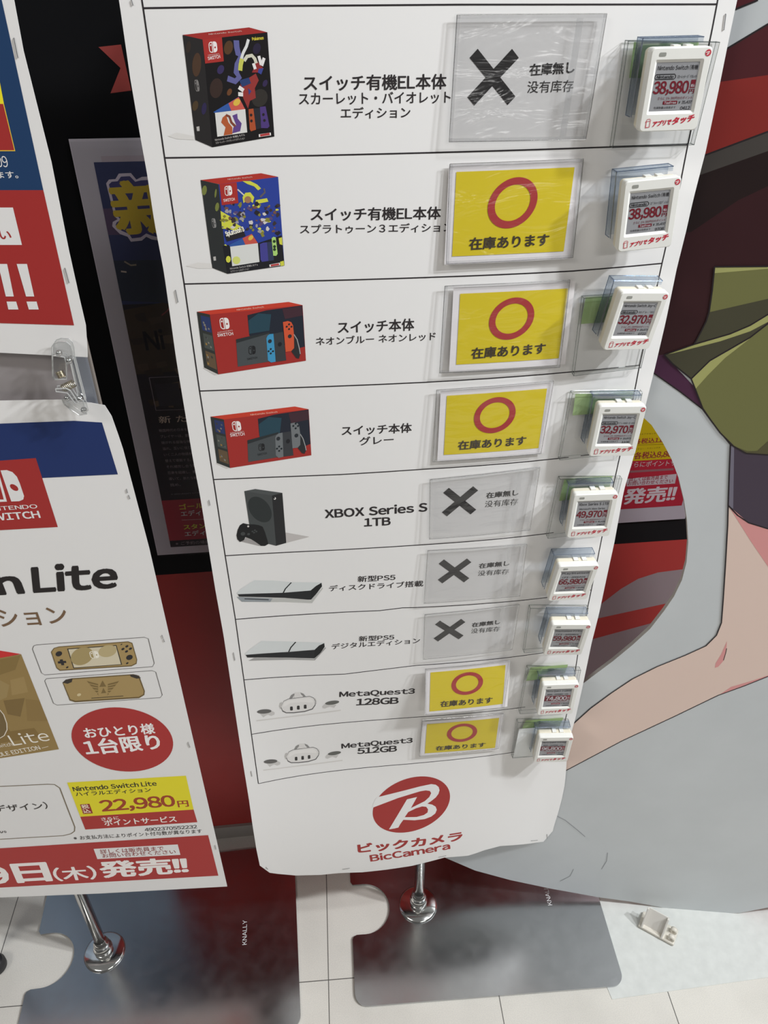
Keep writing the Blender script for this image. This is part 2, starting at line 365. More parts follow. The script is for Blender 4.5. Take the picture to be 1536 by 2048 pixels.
for i, tx in enumerate(['戦国時代の日本を舞台に', 'プレイヤーは、影のように', '継がれる屈強な侍となり', '溢れ。互いに信じあって', 'いく二人の物語が動き出', '替えて堪能する。二人は', 'それ補完し合う関係、', '忍衆を組織し、敵を', '導いて、新たな戦いに', '挑め。']):
    y = 700 + i * 51.5; x = 378 + i * 10.5; w_ = 30 * len(tx)
    pr.text(tx, zz(x, y), zz(x + w_, y - w_ * .045), 6, wink((92, 84, 88)), 0, 5)
pr.text('© 2024 Ubisoft Entertainment', zz(480, 1236), zz(830, 1215), 2.6, wink((90, 84, 88)), 0, 5)
rb0 = WP.inv(zz(440, 1282))[1]; rb1 = WP.inv(zz(505, 1625))[1]
pr.flat([(si, rb0), (sr_, rb0), (sr_, rb1), (si, rb1)], wink((98, 34, 40)), 5)
pr.text('ゴールド', zz(555, 1362), zz(820, 1340), 11, wink((196, 120, 48)), .025, 7)
pr.text('エディション', zz(568, 1420), zz(930, 1392), 11, wink((172, 160, 160)), .02, 7)
pr.line([zz(570, 1450), zz(900, 1435)], .0008, wink((140, 110, 110)), 7)
pr.text('スタンダード', zz(590, 1532), zz(970, 1505), 10, wink((196, 150, 48)), .025, 7)
pr.text('エディション', zz(600, 1590), zz(970, 1560), 10, wink((172, 160, 160)), .02, 7)
pr.text('※ご予約の場合は', zz(520, 1665), zz(850, 1645), 6.5, wink((96, 88, 92)), 0, 7)
pr.build('printed_artwork', gp)
bm = bmesh.new(); bm.faces.new([bm.verts.new(WP.at(a, b, .004)) for a, b in ((s0 + .002, t0 + .002), (s1, t0 + .002), (s1, t1), (s0 + .002, t1))])
finish('plastic_sleeve', bm, [clear('dull_sleeve', (.9, .9, .9), .035, .3)], gp)
# price poster seen through the gap of the cutout
q = lambda x, y: (1100 + x / 3.523, 800 + y / 3.523)
b0 = WP.inv(q(480, 868)); b1 = WP.inv(q(965, 835)); tB = (b0[1] + b1[1]) / 2
wp2 = WP.inv(q(960, 745))[0] + .004
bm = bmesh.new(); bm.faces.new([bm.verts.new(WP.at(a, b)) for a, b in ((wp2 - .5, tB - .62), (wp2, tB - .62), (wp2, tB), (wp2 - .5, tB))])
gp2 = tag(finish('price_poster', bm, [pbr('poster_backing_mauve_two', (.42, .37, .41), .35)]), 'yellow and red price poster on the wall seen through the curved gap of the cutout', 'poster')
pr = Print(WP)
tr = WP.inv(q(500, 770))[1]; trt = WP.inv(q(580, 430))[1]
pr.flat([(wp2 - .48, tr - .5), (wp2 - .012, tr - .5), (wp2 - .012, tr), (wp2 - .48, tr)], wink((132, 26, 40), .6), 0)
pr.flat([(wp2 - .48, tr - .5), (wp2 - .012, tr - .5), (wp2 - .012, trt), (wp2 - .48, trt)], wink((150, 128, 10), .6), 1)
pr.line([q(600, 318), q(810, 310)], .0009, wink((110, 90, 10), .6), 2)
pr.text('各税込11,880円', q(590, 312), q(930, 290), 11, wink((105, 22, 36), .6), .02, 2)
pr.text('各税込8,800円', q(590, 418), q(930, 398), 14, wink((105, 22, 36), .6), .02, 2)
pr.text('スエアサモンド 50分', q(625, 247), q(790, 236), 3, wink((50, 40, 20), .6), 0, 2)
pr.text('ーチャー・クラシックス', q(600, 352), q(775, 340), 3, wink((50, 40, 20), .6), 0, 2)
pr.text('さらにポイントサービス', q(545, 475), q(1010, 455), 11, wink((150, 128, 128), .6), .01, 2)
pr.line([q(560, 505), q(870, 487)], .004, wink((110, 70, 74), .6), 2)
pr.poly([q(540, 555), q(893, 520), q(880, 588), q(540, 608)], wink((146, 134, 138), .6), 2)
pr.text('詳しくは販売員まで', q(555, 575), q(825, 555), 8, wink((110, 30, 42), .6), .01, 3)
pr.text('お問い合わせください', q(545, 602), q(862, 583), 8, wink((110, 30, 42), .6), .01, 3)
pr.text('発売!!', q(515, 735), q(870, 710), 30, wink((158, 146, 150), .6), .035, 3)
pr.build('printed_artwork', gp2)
# unseen blue panel added so that the left base plate reflects blue
bm = bmesh.new(); bm.faces.new([bm.verts.new(WP.at(a, CH - b)) for a, b in ((-.8, .95), (-.125, .95), (-.125, .06), (-.8, .06))])
tag(finish('added_reflection_panel', bm, [pbr('blue_grey_reflection', (.58, .74, .95), .5)]), 'unseen blue-grey sheet added behind the left posters to tint the left base plate', 'panel')
# ------------------------------------------------------------------ cartoon cutout board on the right
CP = on_floor(1440, 1825); CA = R(-4.5); CUT = Surf((CP.x, CP.y, CH), (math.cos(CA), math.sin(CA), 0), (0, 0, -1))
gap = [(1290, 838), (1303, 850), (1325, 884), (1343, 918), (1357, 955), (1368, 1000), (1374, 1040), (1376.5, 1085), (1373, 1125), (1364, 1160), (1348, 1193), (1328, 1222), (1300, 1258), (1265, 1290), (1225, 1323), (1190, 1349), (1165, 1368)]
outl = [(1250, -200), (1240, 600), (1225, 760), (1262, 812)] + gap + [(1080, 1405), (900, 1440), (800, 1520), (800, 1640), (880, 1711), (950, 1741), (1020, 1760), (1100, 1777), (1200, 1795), (1260, 1803), (1330, 1816), (1400, 1825), (1440, 1826.5), (1480, 1826), (1536, 1815), (1620, 1800), (1760, 1768), (2250, 1600), (2350, 1250), (2350, -200)]  # unseen right part drawn out wide to block lamp light from the gap
CUTM = pbr('cutout_print_grey_white', (.58, .605, .615), .45, noise=(7, .04))
cut = tag(slab('display_cutout', CUT, [CUT.inv(p) for p in outl], .007, CUTM, edge=pbr('cutout_foam_edge', (.62, .62, .60), .6)), 'large curved cartoon display cutout standing behind the price poster, pale with skin and olive shapes', 'display cutout')
def cz(pts): return Z(1100, 800, 3.523, pts)
def ck(rgb): return ink(rgb, .68)
LN = ck((34, 28, 30))
pr = Print(CUT)
pr.poly([(1400, -200), (1516, -60), (1516, 0), (1472, 18), (1380, 60)], ck((72, 24, 30)), 1)
pr.poly([(1456, 96), (1536, 48), (2250, -40), (2250, 120), (1536, 150), (1445, 163), (1380, 175), (1380, 130)], ck((64, 24, 28)), 1)
pr.poly([(1380, 175), (1445, 163), (1536, 150), (2250, 122), (2250, 200), (1536, 263), (1408, 311), (1330, 340)], ck((112, 34, 30)), 1)
pr.poly([(1330, 340), (1408, 311), (1536, 263), (2250, 200), (2250, 240), (1536, 302), (1397, 351), (1300, 385)], ck((58, 54, 51)), 1)
pr.poly([(1280, 390), (1397, 351), (1536, 302), (2250, 240), (2250, 560), (1428, 560), (1420, 650), (1388, 690), (1328, 709), (1290, 715), (1240, 640)], ck((44, 20, 23)), 1)
pr.poly([(1300, 385), (1397, 351), (1536, 302), (2250, 240), (2250, 330), (1536, 372), (1477, 400), (1382, 464), (1290, 470)], ck((28, 17, 17)), 2)
pr.poly([(1290, 715), (1328, 709), (1345, 727), (1390, 775), (1405, 818), (1360, 783), (1306, 745), (1270, 700)], ck((62, 32, 54)), 2)
for pl in ([(1380, 55), (1472, 18), (1516, 0)], [(1380, 132), (1456, 96), (1536, 48), (1600, 12)], [(1330, 340), (1408, 311), (1536, 263)], [(1270, 700), (1306, 745), (1360, 783), (1405, 818), (1425, 845), (1460, 888)]): pr.line(pl, .0016, LN, 3)
part = pr.build('dark_cloth_print', cut)
for pl in ([(1110, 1630), (1130, 1640), (1155, 1660), (1170, 1673)], [(1120, 1762), (1140, 1752), (1147, 1738)], [(1203, 1738), (1213, 1722), (1215, 1705)]):
    pr = Print(CUT, .0004); pr.line(pl, .0009, ck((112, 114, 116)), 3); pr.build('scuff', cut)
pr = Print(CUT, .0006)
OL, DK, HI = ck((96, 96, 58)), ck((60, 58, 44)), ck((140, 140, 88))
pr.poly([(1428.6, 533), (1536, 532), (2250, 530), (2250, 640), (1536, 650), (1460, 668), (1388, 689), (1400, 665), (1412, 640), (1418, 620), (1424, 580)], OL, 1)
pr.poly([(1428.6, 533), (1536, 532), (2250, 530), (1536, 537), (1428, 546)], HI, 2)
pr.poly([(1418, 624), (1536, 597), (2250, 560), (2250, 620), (1536, 628), (1500, 650), (1460, 667), (1388, 689), (1400, 665), (1412, 640)], DK, 2)
pr.poly([(1328, 709), (1388, 688), (1460, 667), (1500, 650), (1536, 626), (2250, 600), (2250, 900), (1536, 881), (1514, 901.6), (1494, 902), (1466, 891), (1440.6, 865), (1420, 838), (1405, 815), (1390, 778), (1382, 757), (1345, 727)], OL, 1)
pr.poly([(1328, 709), (1388, 688), (1460, 667), (1500, 650), (1536, 628), (1536, 645), (1470, 680), (1400, 697)], HI, 3)
pr.poly([(1330, 710), (1440, 682), (1500, 662), (1536, 643), (1536, 648), (1500, 676), (1420, 722), (1382, 757), (1345, 727)], DK, 4)
pr.poly([(1382, 757), (1420, 722), (1500, 676), (1450, 715), (1415, 750), (1390, 778)], HI, 4)
pr.poly([(1440, 866), (1466, 891), (1494, 902), (1514, 901.6), (1536, 881), (2250, 880), (2250, 912), (1536, 909), (1492, 906), (1460, 888)], ck((72, 68, 46)), 4)
for pl in ([(1428.6, 533), (1424, 580), (1418, 622), (1412, 642), (1400, 666), (1388, 688)], [(1428, 533), (1536, 532)], [(1328, 709), (1388, 688), (1460, 667), (1500, 650), (1536, 628)], [(1328, 709), (1345, 727), (1382, 757), (1390, 777), (1405, 816), (1420, 838), (1440, 865), (1466, 891)], [(1382, 757), (1420, 720), (1500, 674), (1536, 646)], [(1460, 888), (1492, 906), (1536, 909)]): pr.line(pl, .0016, LN, 6)
pr.build('olive_sleeve_print', cut)
pr = Print(CUT, .0006)
pr.poly([(1460.5, 888), (1492, 907), (1536, 909), (2250, 915), (2250, 1080), (1536, 1057), (1497, 1045), (1456, 1010)], ck((60, 51, 62)), 1)
pr.poly([(1460.5, 888), (1468, 892), (1466, 1017), (1456, 1010)], ck((98, 94, 106)), 2)
SK, PK = ck((192, 171, 160)), ck((186, 128, 126))
skin = [(1456, 1010), (1497, 1045), (1536, 1057), (2250, 1080), (2250, 1290), (1536, 1352), (1488.5, 1371), (1436, 1390), (1349, 1432), (1244, 1481), (1132.6, 1540), (1060, 1575), (1000, 1560), (1060, 1500), (1150, 1444), (1181, 1416), (1223, 1385), (1265, 1357), (1314, 1332.6), (1370, 1310), (1411.7, 1291), (1432.6, 1270), (1442.5, 1245), (1446, 1200), (1450.5, 1130), (1455, 1050)]
pr.poly(skin, SK, 0)
pr.poly([(1456, 1010), (1497, 1045), (1536, 1057), (1600, 1066), (1600, 1220), (1536, 1133), (1500, 1080)], PK, 2)
pr.poly([(1453.6, 1282), (1452, 1305), (1446.6, 1321), (1436, 1333), (1429.5, 1335), (1431, 1326), (1442, 1308)], PK, 2)
pr.poly([(1440, 1388), (1462, 1373), (1500, 1362), (1536, 1350), (1536, 1353), (1488, 1371)], PK, 2)
pr.line([(1446.6, 1320), (1451, 1306), (1453, 1296)], .001, LN, 3)
for pl in ([(1466, 891), (1460.5, 888), (1458, 950), (1456, 1010), (1455, 1050), (1450.5, 1130), (1446, 1200), (1442.5, 1245), (1432.6, 1270), (1411.7, 1291), (1370, 1310), (1314, 1332.6), (1265, 1357), (1223, 1385), (1181, 1416), (1150, 1444), (1080, 1500)],
           [(1536, 1352), (1488.5, 1371), (1436, 1390), (1349, 1432), (1244, 1481), (1132.6, 1540), (1060, 1575)], [(1456, 1010), (1475, 1030), (1497, 1045), (1536, 1057)]): pr.line(pl, .0017, LN, 4)
pr.build('skin_print', cut)
# ------------------------------------------------------------------ sign stands with steel base plates
def steel_mat():
    m = bpy.data.materials.new('brushed_steel_plate'); m.use_nodes = True; nt = m.node_tree; b = nt.nodes['Principled BSDF']
    b.inputs['Metallic'].default_value = 1; b.inputs['Base Color'].default_value = (.49, .50, .51, 1)
    tc = nt.nodes.new('ShaderNodeTexCoord'); n = nt.nodes.new('ShaderNodeTexNoise'); n.inputs['Scale'].default_value = 40; n.inputs['Detail'].default_value = 6
    mp = nt.nodes.new('ShaderNodeMapping'); mp.inputs['Scale'].default_value = (1, 1, 1); nt.links.new(tc.outputs['Object'], mp.inputs[0]); nt.links.new(mp.outputs[0], n.inputs['Vector'])
    r = nt.nodes.new('ShaderNodeMapRange'); r.inputs[1].default_value = .3; r.inputs[2].default_value = .7; r.inputs[3].default_value = .20; r.inputs[4].default_value = .27
    nt.links.new(n.outputs['Fac'], r.inputs[0]); nt.links.new(r.outputs[0], b.inputs['Roughness'])
    return m
STEEL = steel_mat(); CHROME = pbr('chrome_pole', (.93, .93, .91), .12, 1.0)
def plate_outline():
    def arc(cx, cy, r, a0, a1, n=8): return [(cx + r * math.cos(R(a0 + (a1 - a0) * i / n)), cy + r * math.sin(R(a0 + (a1 - a0) * i / n))) for i in range(n + 1)]
    x0, x1, y0, y1, r = -.13, .356, -.173, .173, .022; h, nx = .049, -.105
    o = arc(x0 + r, y0 + r, r, 180, 270) + arc(x1 - r, y0 + r, r, 270, 360) + arc(x1 - r, y1 - r, r, 0, 90) + arc(x0 + r, y1 - r, r, 90, 180)
    o += [(x0, h + .006), (x0 + .004, h)] + arc(nx, 0, h, 90, -90, 20) + [(x0 + .008, -h), (x0 + .002, -h - .003), (x0, -h - .008)]
    return o
PLATE = plate_outline()
def stand(name, loc, rot, label, height):
    root = empty(name, loc); root.rotation_euler.z = rot; root['framed'] = 1
    tag(root, label, 'sign stand')
    bm = bmesh.new(); lo = [bm.verts.new((x, y, .0012)) for x, y in PLATE]; hi = [bm.verts.new((x, y, .0052)) for x, y in PLATE]
    a = bm.faces.new(hi); b = bm.faces.new(lo[::-1]); n = len(PLATE)
    for i in range(n): bm.faces.new((lo[i], lo[(i + 1) % n], hi[(i + 1) % n], hi[i]))
    bm.normal_update(); bmesh.ops.triangulate(bm, faces=[a, b]); bmesh.ops.recalc_face_normals(bm, faces=bm.faces[:])
    p = finish('base_plate', bm, [STEEL], root)
    pr = Print(Local(), .0054)
    pr.text('KNALLY', (.2610, -.020), (.2610, .026), .008, pbr('stamped_mark', (.7, .7, .7), .5), .0, 0)
    pr.build('stamped_lettering', p)
    lathe('flange', [(.037, .005), (.037, .0072), (.0335, .0092), (.0225, .0112), (.0175, .0122)], CHROME, root)
    lathe('collar', [(.0168, .0118), (.0168, .0255), (.0155, .0285), (.0138, .0295), (.0138, .040), (.0125, .0425), (.0106, .0435), (.0106, .052)], CHROME, root)
    lathe('pole', [(.0098, .05), (.0098, height)], CHROME, root)
    del root['framed']
    return root
cs = stand('sign_stand', (.0682, .7933, 0), R(4.3), 'chrome pole stand with notched steel base plate under the long price poster', 1.7)
ls = stand('sign_stand', (-.5169, .7029, 0), R(7.5), 'chrome pole stand with notched steel base plate under the left posters', 1.7)
# board carried by the left stand
LP = Surf((-.5169, .6865, CH), (math.cos(R(4.9)), math.sin(R(4.9)), 0), (0, 0, -1))
UP = Surf((-.28, .7040, CH), (math.cos(R(3.5)), math.sin(R(3.5)), 0), (0, 0, -1))
BD = Surf((-.28, .7135, CH), (math.cos(R(4.5)), math.sin(R(4.5)), 0), (0, 0, -1))
r1 = BD.inv((190, 800))[0]
slab('sign_board', BD, [(-.5, -.2), (r1 - .013, -.2), (r1 - .013, .9), (-.5, .9)], .006, pbr('board_grey', (.33, .30, .30), .5), ls)
slab('board_frame', BD, [(r1 - .013, -.2), (r1, -.2), (r1, .9), (r1 - .013, .9)], .008, pbr('frame_aluminium', (.36, .38, .43), .35, .6), ls)
BB = Surf(BD.at(0, 0, -.009), BD.U, BD.V); r2 = Surf(BD.at(0, 0, -.015), BD.U, BD.V).inv((203, 800))[0]
slab('board_backing', BB, [(-.5, -.2), (r2, -.2), (r2, .9), (-.5, .9)], .006, pbr('backing_card', (.22, .19, .165), .8), ls)
# ------------------------------------------------------------------ upper left poster
PAPER = (214, 212, 210)
def paper(surf, name, px, rgb=PAPER): return slab(name, surf, [surf.inv(p) for p in px], .0004, ink(rgb))
u = lambda *p: [(x / 2.767, y / 2.767) for x, y in p]
upo = tag(paper(UP, 'sale_poster', [(-560, 0), (-560, -160), (-10, -160)] + u((78, 0), (130, 280), (285, 900), (380, 1380), (440, 1650), (475, 1800), (485, 1950), (485, 1977), (0, 1952)) + [(-560, 690)]), 'upper left poster with a blue band, red block and two white exclamation marks', 'poster')
pr = Print(UP)
BL_, RD_ = (31, 57, 92), (152, 46, 44)
pr.poly([(-380, -160), (-36, -160)] + u((10, 0), (240, 1052), (0, 1052)) + [(-380, 375)], BL_, 1)
pr.poly([(-300, -100), (-60, -100)] + u((0, 455), (22, 573)) + [(-300, 205)], (222, 208, 40), 2)
pr.poly([(-300, 205)] + u((0, 573), (22, 573), (85, 836), (0, 836)) + [(-300, 300)], (222, 190, 60), 2)
pr.poly([(-298, 205)] + u((0, 575), (18, 575), (80, 831), (0, 831)) + [(-298, 298)], RD_, 3)
pr.poly([(-380, 375)] + u((0, 1052), (240, 1052), (410, 1800), (0, 1788)) + [(-380, 638)], RD_, 1)
pr.text('1109', (-28, 334), (18, 334.3), 22.5, (214, 210, 208), 0, 4)
pr.text('なります。', (-44, 356.5), (37.5, 356), 13.5, (214, 210, 208), .012, 4)
pr.poly([(-120, 415)] + u((0, 1148), (72, 1148), (122, 1355), (0, 1355)) + [(-120, 489)], PAPER, 2)
pr.text('さい', (-26, 478), (24, 479), 19, RD_, .02, 4)
for p in ([(-10, 1460), (40, 1460), (77, 1640), (33, 1640)], [(93, 1460), (150, 1460), (190, 1640), (145, 1640)], [(37, 1668), (90, 1668), (103, 1712), (47, 1712)], [(147, 1668), (203, 1668), (215, 1712), (160, 1712)]): pr.poly(u(*p), PAPER, 4)
pr.build('printed_artwork', upo)
STAPLE = pbr('staple_wire', (.30, .30, .30), .4, .8)
def staple(surf, a, b, parent):
    A, B = surf.inv(a), surf.inv(b); bm = bmesh.new()
    tube_bm(bm, [surf.at(*A, .0001), surf.at(*A, .0006), surf.at(*B, .0006), surf.at(*B, .0001)], .00035, 5)
    finish('staple', bm, [STAPLE], parent)
for a, b in (((28, 76), (36, 115)), ((130, 536), (138, 565))): staple(UP, a, b, upo)
# ------------------------------------------------------------------ lower left poster
v_ = lambda x, y: (x / 2.926, 1100 + y / 2.926)
w4 = lambda x, y: (x / 4.389, 650 + y / 4.389)
lpo = tag(paper(LP, 'launch_poster', [(-620, 826), (-100, 805), w4(0, 665), w4(540, 655), w4(800, 683), w4(920, 705), w4(980, 800), w4(1040, 970), w4(1080, 1090), (298.5, 1096.6), (375, 1430), (454.5, 1773), (200, 1787), (0, 1795), (-620, 1818)]), 'lower left console launch poster with red circle, yellow price box and red date band', 'poster')
pr = Print(LP)
pr.poly([(-560, 870), w4(0, 865), w4(650, 840), w4(895, 855), w4(1035, 1310), w4(0, 1360), (-560, 985)], (32, 48, 94), 1)
pr.poly([(-100, 925), w4(0, 1190), w4(315, 1167), w4(508, 1772), w4(0, 1800), (-85, 1064)], RD_, 2)
pr.poly([w4(*p) for p in ((5, 1275), (60, 1272), (110, 1290), (150, 1332), (175, 1390), (212, 1500), (205, 1530), (170, 1545), (100, 1548))], PAPER, 3)
pr.ell(w4(125, 1425), (8.2, 2), (2, 6.5), RD_, 4)
pr.poly([w4(*p) for p in ((-60, 1280), (-15, 1278), (62, 1549), (-10, 1552))], PAPER, 3)
pr.poly([w4(*p) for p in ((-48, 1300), (-28, 1300), (34, 1530), (0, 1530))], RD_, 4)
pr.text('NINTENDO', w4(-165, 1636), w4(332, 1606), 8, PAPER, .012, 4)
pr.text('SWITCH', w4(-125, 1722), w4(356, 1690), 14, PAPER, .03, 4)
pr.text('Lite', v_(205, 247), v_(680, 217), 51.5, (38, 34, 34), .045, 2, TL=(64.9, 1132.5))
_k = (glyphs('Nintendo Switch')[3] - glyphs('Nintendo Switch')[2]) / (glyphs('ch')[3] - glyphs('ch')[2])
pr.text('Nintendo Switch', v_(137 - 307 * _k, 252 + 20 * _k), v_(137, 252), 50, (38, 34, 34), .045, 2)
pr.text('エディション', v_(-420, 480), v_(407, 430), 40, (112, 88, 66), .012, 2)
# golden box
GD = (142, 118, 72)
pr.poly([v_(-300, 560), v_(0, 588), v_(122, 608), v_(0, 632), v_(-300, 690)], (192, 48, 48), 2)
pr.poly([v_(-300, 690), v_(0, 631), v_(124, 609), v_(345, 1165), v_(0, 1218), v_(-300, 1270)], GD, 2)
for p, c in (([(0, 640), (120, 615), (90, 700), (0, 730)], (128, 106, 62)), ([(60, 760), (140, 740), (165, 830), (70, 850)], (152, 128, 82)), ([(20, 880), (145, 865), (120, 975), (45, 960)], (120, 98, 58)), ([(150, 870), (230, 880), (280, 1000), (160, 1000)], (134, 110, 66)), ([(0, 960), (60, 1060), (200, 1040), (240, 1090), (0, 1130)], (126, 102, 58)), ([(0, 760), (55, 790), (40, 860), (0, 880)], (150, 128, 84))): pr.poly([v_(*a) for a in p], c, 3)
pr.poly([v_(*p) for p in ((0, 935), (22, 960), (40, 1010), (42, 1050), (25, 1085), (0, 1100))], (110, 92, 60), 4)
pr.line([v_(*p) for p in ((-20, 920), (0, 935), (22, 962), (40, 1012), (42, 1050), (25, 1085), (0, 1100))], .0012, (214, 205, 190), 5)
pr.text('Lite', v_(80, 1145), v_(298, 1113), 24, (226, 220, 208), 0, 5)
pr.text('Switch', v_(-22, 1158), v_(75, 1144), 7.5, (226, 220, 208), 0, 5)
pr.text('HYRULE EDITION', v_(-75, 1222), v_(240, 1165), 8.5, (226, 220, 208), .01, 5)
pr.line([v_(245, 1158), v_(283, 1148)], .0008, (226, 220, 208), 5)
# two handheld pictures in outlined boxes
GOLD, DGOLD = (158, 134, 88), (104, 86, 52)
pr.line([v_(*p) for p in ((190, 578), (198, 560), (215, 554), (845, 510), (868, 518), (903, 662), (893, 682), (262, 730), (243, 718))], .0008, (96, 92, 90), 2, closed=True)
pr.line([v_(*p) for p in ((262, 765), (272, 752), (890, 705), (912, 714), (950, 848), (938, 863), (335, 907), (313, 896))], .0008, (96, 92, 90), 2, closed=True)
pr.poly([v_(*p) for p in ((298, 596), (315, 573), (345, 564), (750, 534), (775, 543), (803, 640), (800, 665), (770, 680), (350, 706), (330, 690))], DGOLD, 2)
pr.poly([v_(*p) for p in ((304, 596), (318, 576), (348, 568), (748, 539), (770, 546), (798, 640), (795, 660), (770, 674), (352, 700), (334, 686))], GOLD, 3)
pr.poly([v_(*p) for p in ((393, 576), (682, 555), (715, 670), (430, 692))], (52, 46, 40), 4)
pr.poly([v_(*p) for p in ((400, 580), (678, 560), (708, 667), (434, 687))], (200, 190, 165), 5)
pr.ell(v_(480, 620), (22, -1), (4, -18), (158, 140, 96), 6); pr.ell(v_(630, 590), (18, -1), (2, -12), (176, 160, 120), 6)
pr.logo(v_(532, 634), v_(584, 630), v_(520, 592), (226, 220, 205), (158, 140, 96), 7)
for p, r_ in (((345, 606), 6.5), ((758, 627), 6.5), ((743, 562), 3), ((720, 578), 3), ((764, 576), 3), ((741, 592), 3), ((394, 685), 2.4), ((745, 661), 2.4), ((711, 551), 1.6)): pr.ell(v_(*p), (r_, -.3), (.8, -r_ * .8), (44, 42, 44), 6, 18)
pr.poly([v_(*p) for p in ((338, 651), (352, 649), (350, 640), (367, 638), (370, 648), (386, 647), (389, 659), (374, 660), (377, 672), (360, 673), (357, 662), (341, 663))], (44, 42, 44), 6)
pr.poly([v_(*p) for p in ((366, 775), (385, 758), (420, 750), (780, 726), (815, 735), (848, 825), (845, 848), (815, 866), (440, 890), (408, 880))], DGOLD, 2)
pr.poly([v_(*p) for p in ((372, 777), (390, 762), (425, 756), (778, 732), (808, 740), (841, 825), (838, 843), (812, 858), (442, 881), (412, 872))], GOLD, 3)
pr.poly([v_(*p) for p in ((366, 775), (385, 758), (425, 752), (420, 772), (395, 782))], (58, 52, 46), 4); pr.poly([v_(*p) for p in ((760, 728), (800, 730), (825, 748), (800, 752), (765, 740))], (58, 52, 46), 4)
for k in (-1, 1):                            # winged crest, plain feathers around a small triangle
    for i in range(5):
        y = 775 + i * 13; L = 95 - i * 15
        pr.poly([v_(603 + k * 28, y + 8), v_(603 + k * L, y - 10 + i * 6), v_(603 + k * (L - 12), y + 4 + i * 5), v_(603 + k * 28, y + 16)], (118, 98, 60), 4)
pr.poly([v_(600, 762), v_(622, 798), v_(582, 800)], (118, 98, 60), 4); pr.poly([v_(605, 805), v_(622, 835), v_(592, 838)], (118, 98, 60), 4)
pr.line([v_(535, 866), v_(722, 853)], .0012, (60, 52, 42), 4); pr.ell(v_(463, 846), (4, 0), (1, -3), (196, 180, 140), 4, 16)
# red circle
pr.ell(v_(716, 1108), (101.5, 5), (-6, -64), (160, 48, 46), 2, 64)
pr.text('おひとり様', v_(503, 1101), v_(910, 1073), 21, (230, 222, 220), .025, 3)
pr.text('1台限り', v_(512, 1200), v_(945, 1163), 31, (230, 222, 220), .03, 3)
# price box
pr.poly([v_(393, 1360), v_(1088, 1320), v_(1133, 1518), v_(470, 1560)], (214, 202, 40), 2)
pr.poly([v_(470, 1560), v_(1133, 1518), v_(1155, 1592), v_(500, 1635)], (160, 50, 46), 2)
pr.text('Nintendo Switch Lite', v_(432, 1411), v_(918, 1377), 9.2, (40, 36, 34), .03, 3)
pr.text('ハイラルエディション', v_(447, 1441), v_(885, 1414), 9, (40, 36, 34), .02, 3)
pr.poly([v_(468, 1488), v_(524, 1484), v_(544, 1540), v_(487, 1544)], (140, 44, 40), 3)
pr.text('税', v_(483, 1514), v_(524, 1510), 8.3, (226, 210, 190), .02, 4); pr.text('込', v_(491, 1539), v_(533, 1535), 8.3, (226, 210, 190), .02, 4)
pr.text('22,980', v_(604, 1537), v_(1030, 1505), 25, (150, 62, 36), .03, 3)
pr.text('円', v_(1045, 1504), v_(1105, 1500), 12.3, (150, 62, 36), .03, 3)
pr.text('さらに', v_(597, 1583), v_(697, 1574), 6, (230, 222, 216), .02, 3)
pr.text('ポイントサービス', v_(615, 1613), v_(1035, 1589), 12, (230, 222, 216), .02, 3)
pr.text('4902370552232', v_(850, 1646), v_(1155, 1627), 6.6, (60, 56, 54), .01, 3)
pr.text('※お支払方法によりポイント付与数が異なります', v_(435, 1697), v_(1183, 1655), 8, (60, 56, 54), .005, 3)
pr.poly([(-560, 1730), v_(0, 1745), v_(1218, 1668), v_(1278, 1905), v_(0, 1975), (-560, 1804)], (160, 52, 49), 2)
pr.poly([v_(548, 1748), v_(1040, 1722), v_(1056, 1783), v_(570, 1808)], PAPER, 3)
pr.text('詳しくは販売員まで', v_(590, 1778), v_(960, 1757), 9, (130, 52, 48), .012, 4)
pr.text('お問い合わせください', v_(602, 1801), v_(1030, 1776), 8.5, (130, 52, 48), .012, 4)
pr.text('9', v_(-55, 1952), v_(62, 1946), 33, (226, 220, 216), .04, 3)
pr.text('日', v_(112, 1945), v_(300, 1934), 37, (226, 220, 216), .04, 3)
pr.text('(木)', v_(330, 1938), v_(572, 1924), 27, (226, 220, 216), .025, 3)
pr.text('発売!!', v_(605, 1917), v_(1100, 1889), 32, (226, 220, 216), .04, 3)
pr.line([v_(*p) for p in ((-400, 1410), (0, 1383), (280, 1370), (320, 1372), (350, 1392), (395, 1510), (438, 1620), (436, 1645), (415, 1660), (370, 1671), (0, 1692), (-400, 1715))], .0016, (116, 104, 84), 2)
pr.text('(本体デザイン)', v_(-195, 1550), v_(285, 1513), 14.5, (52, 47, 44), .01, 3)
pr.text('ません。', v_(-90, 1668), v_(40, 1653), 11, (52, 47, 44), .01, 3)
pr.build('printed_artwork', lpo)
for a, b in (((253, 978), (255, 985)), ((257, 990), (260, 997)), ((324, 1270), (326, 1276)), ((327, 1278), (329, 1283)), ((376, 1484), (378, 1490)), ((378, 1489), (380, 1494)), ((430, 1690), (432, 1698))): staple(LP, a, b, lpo)
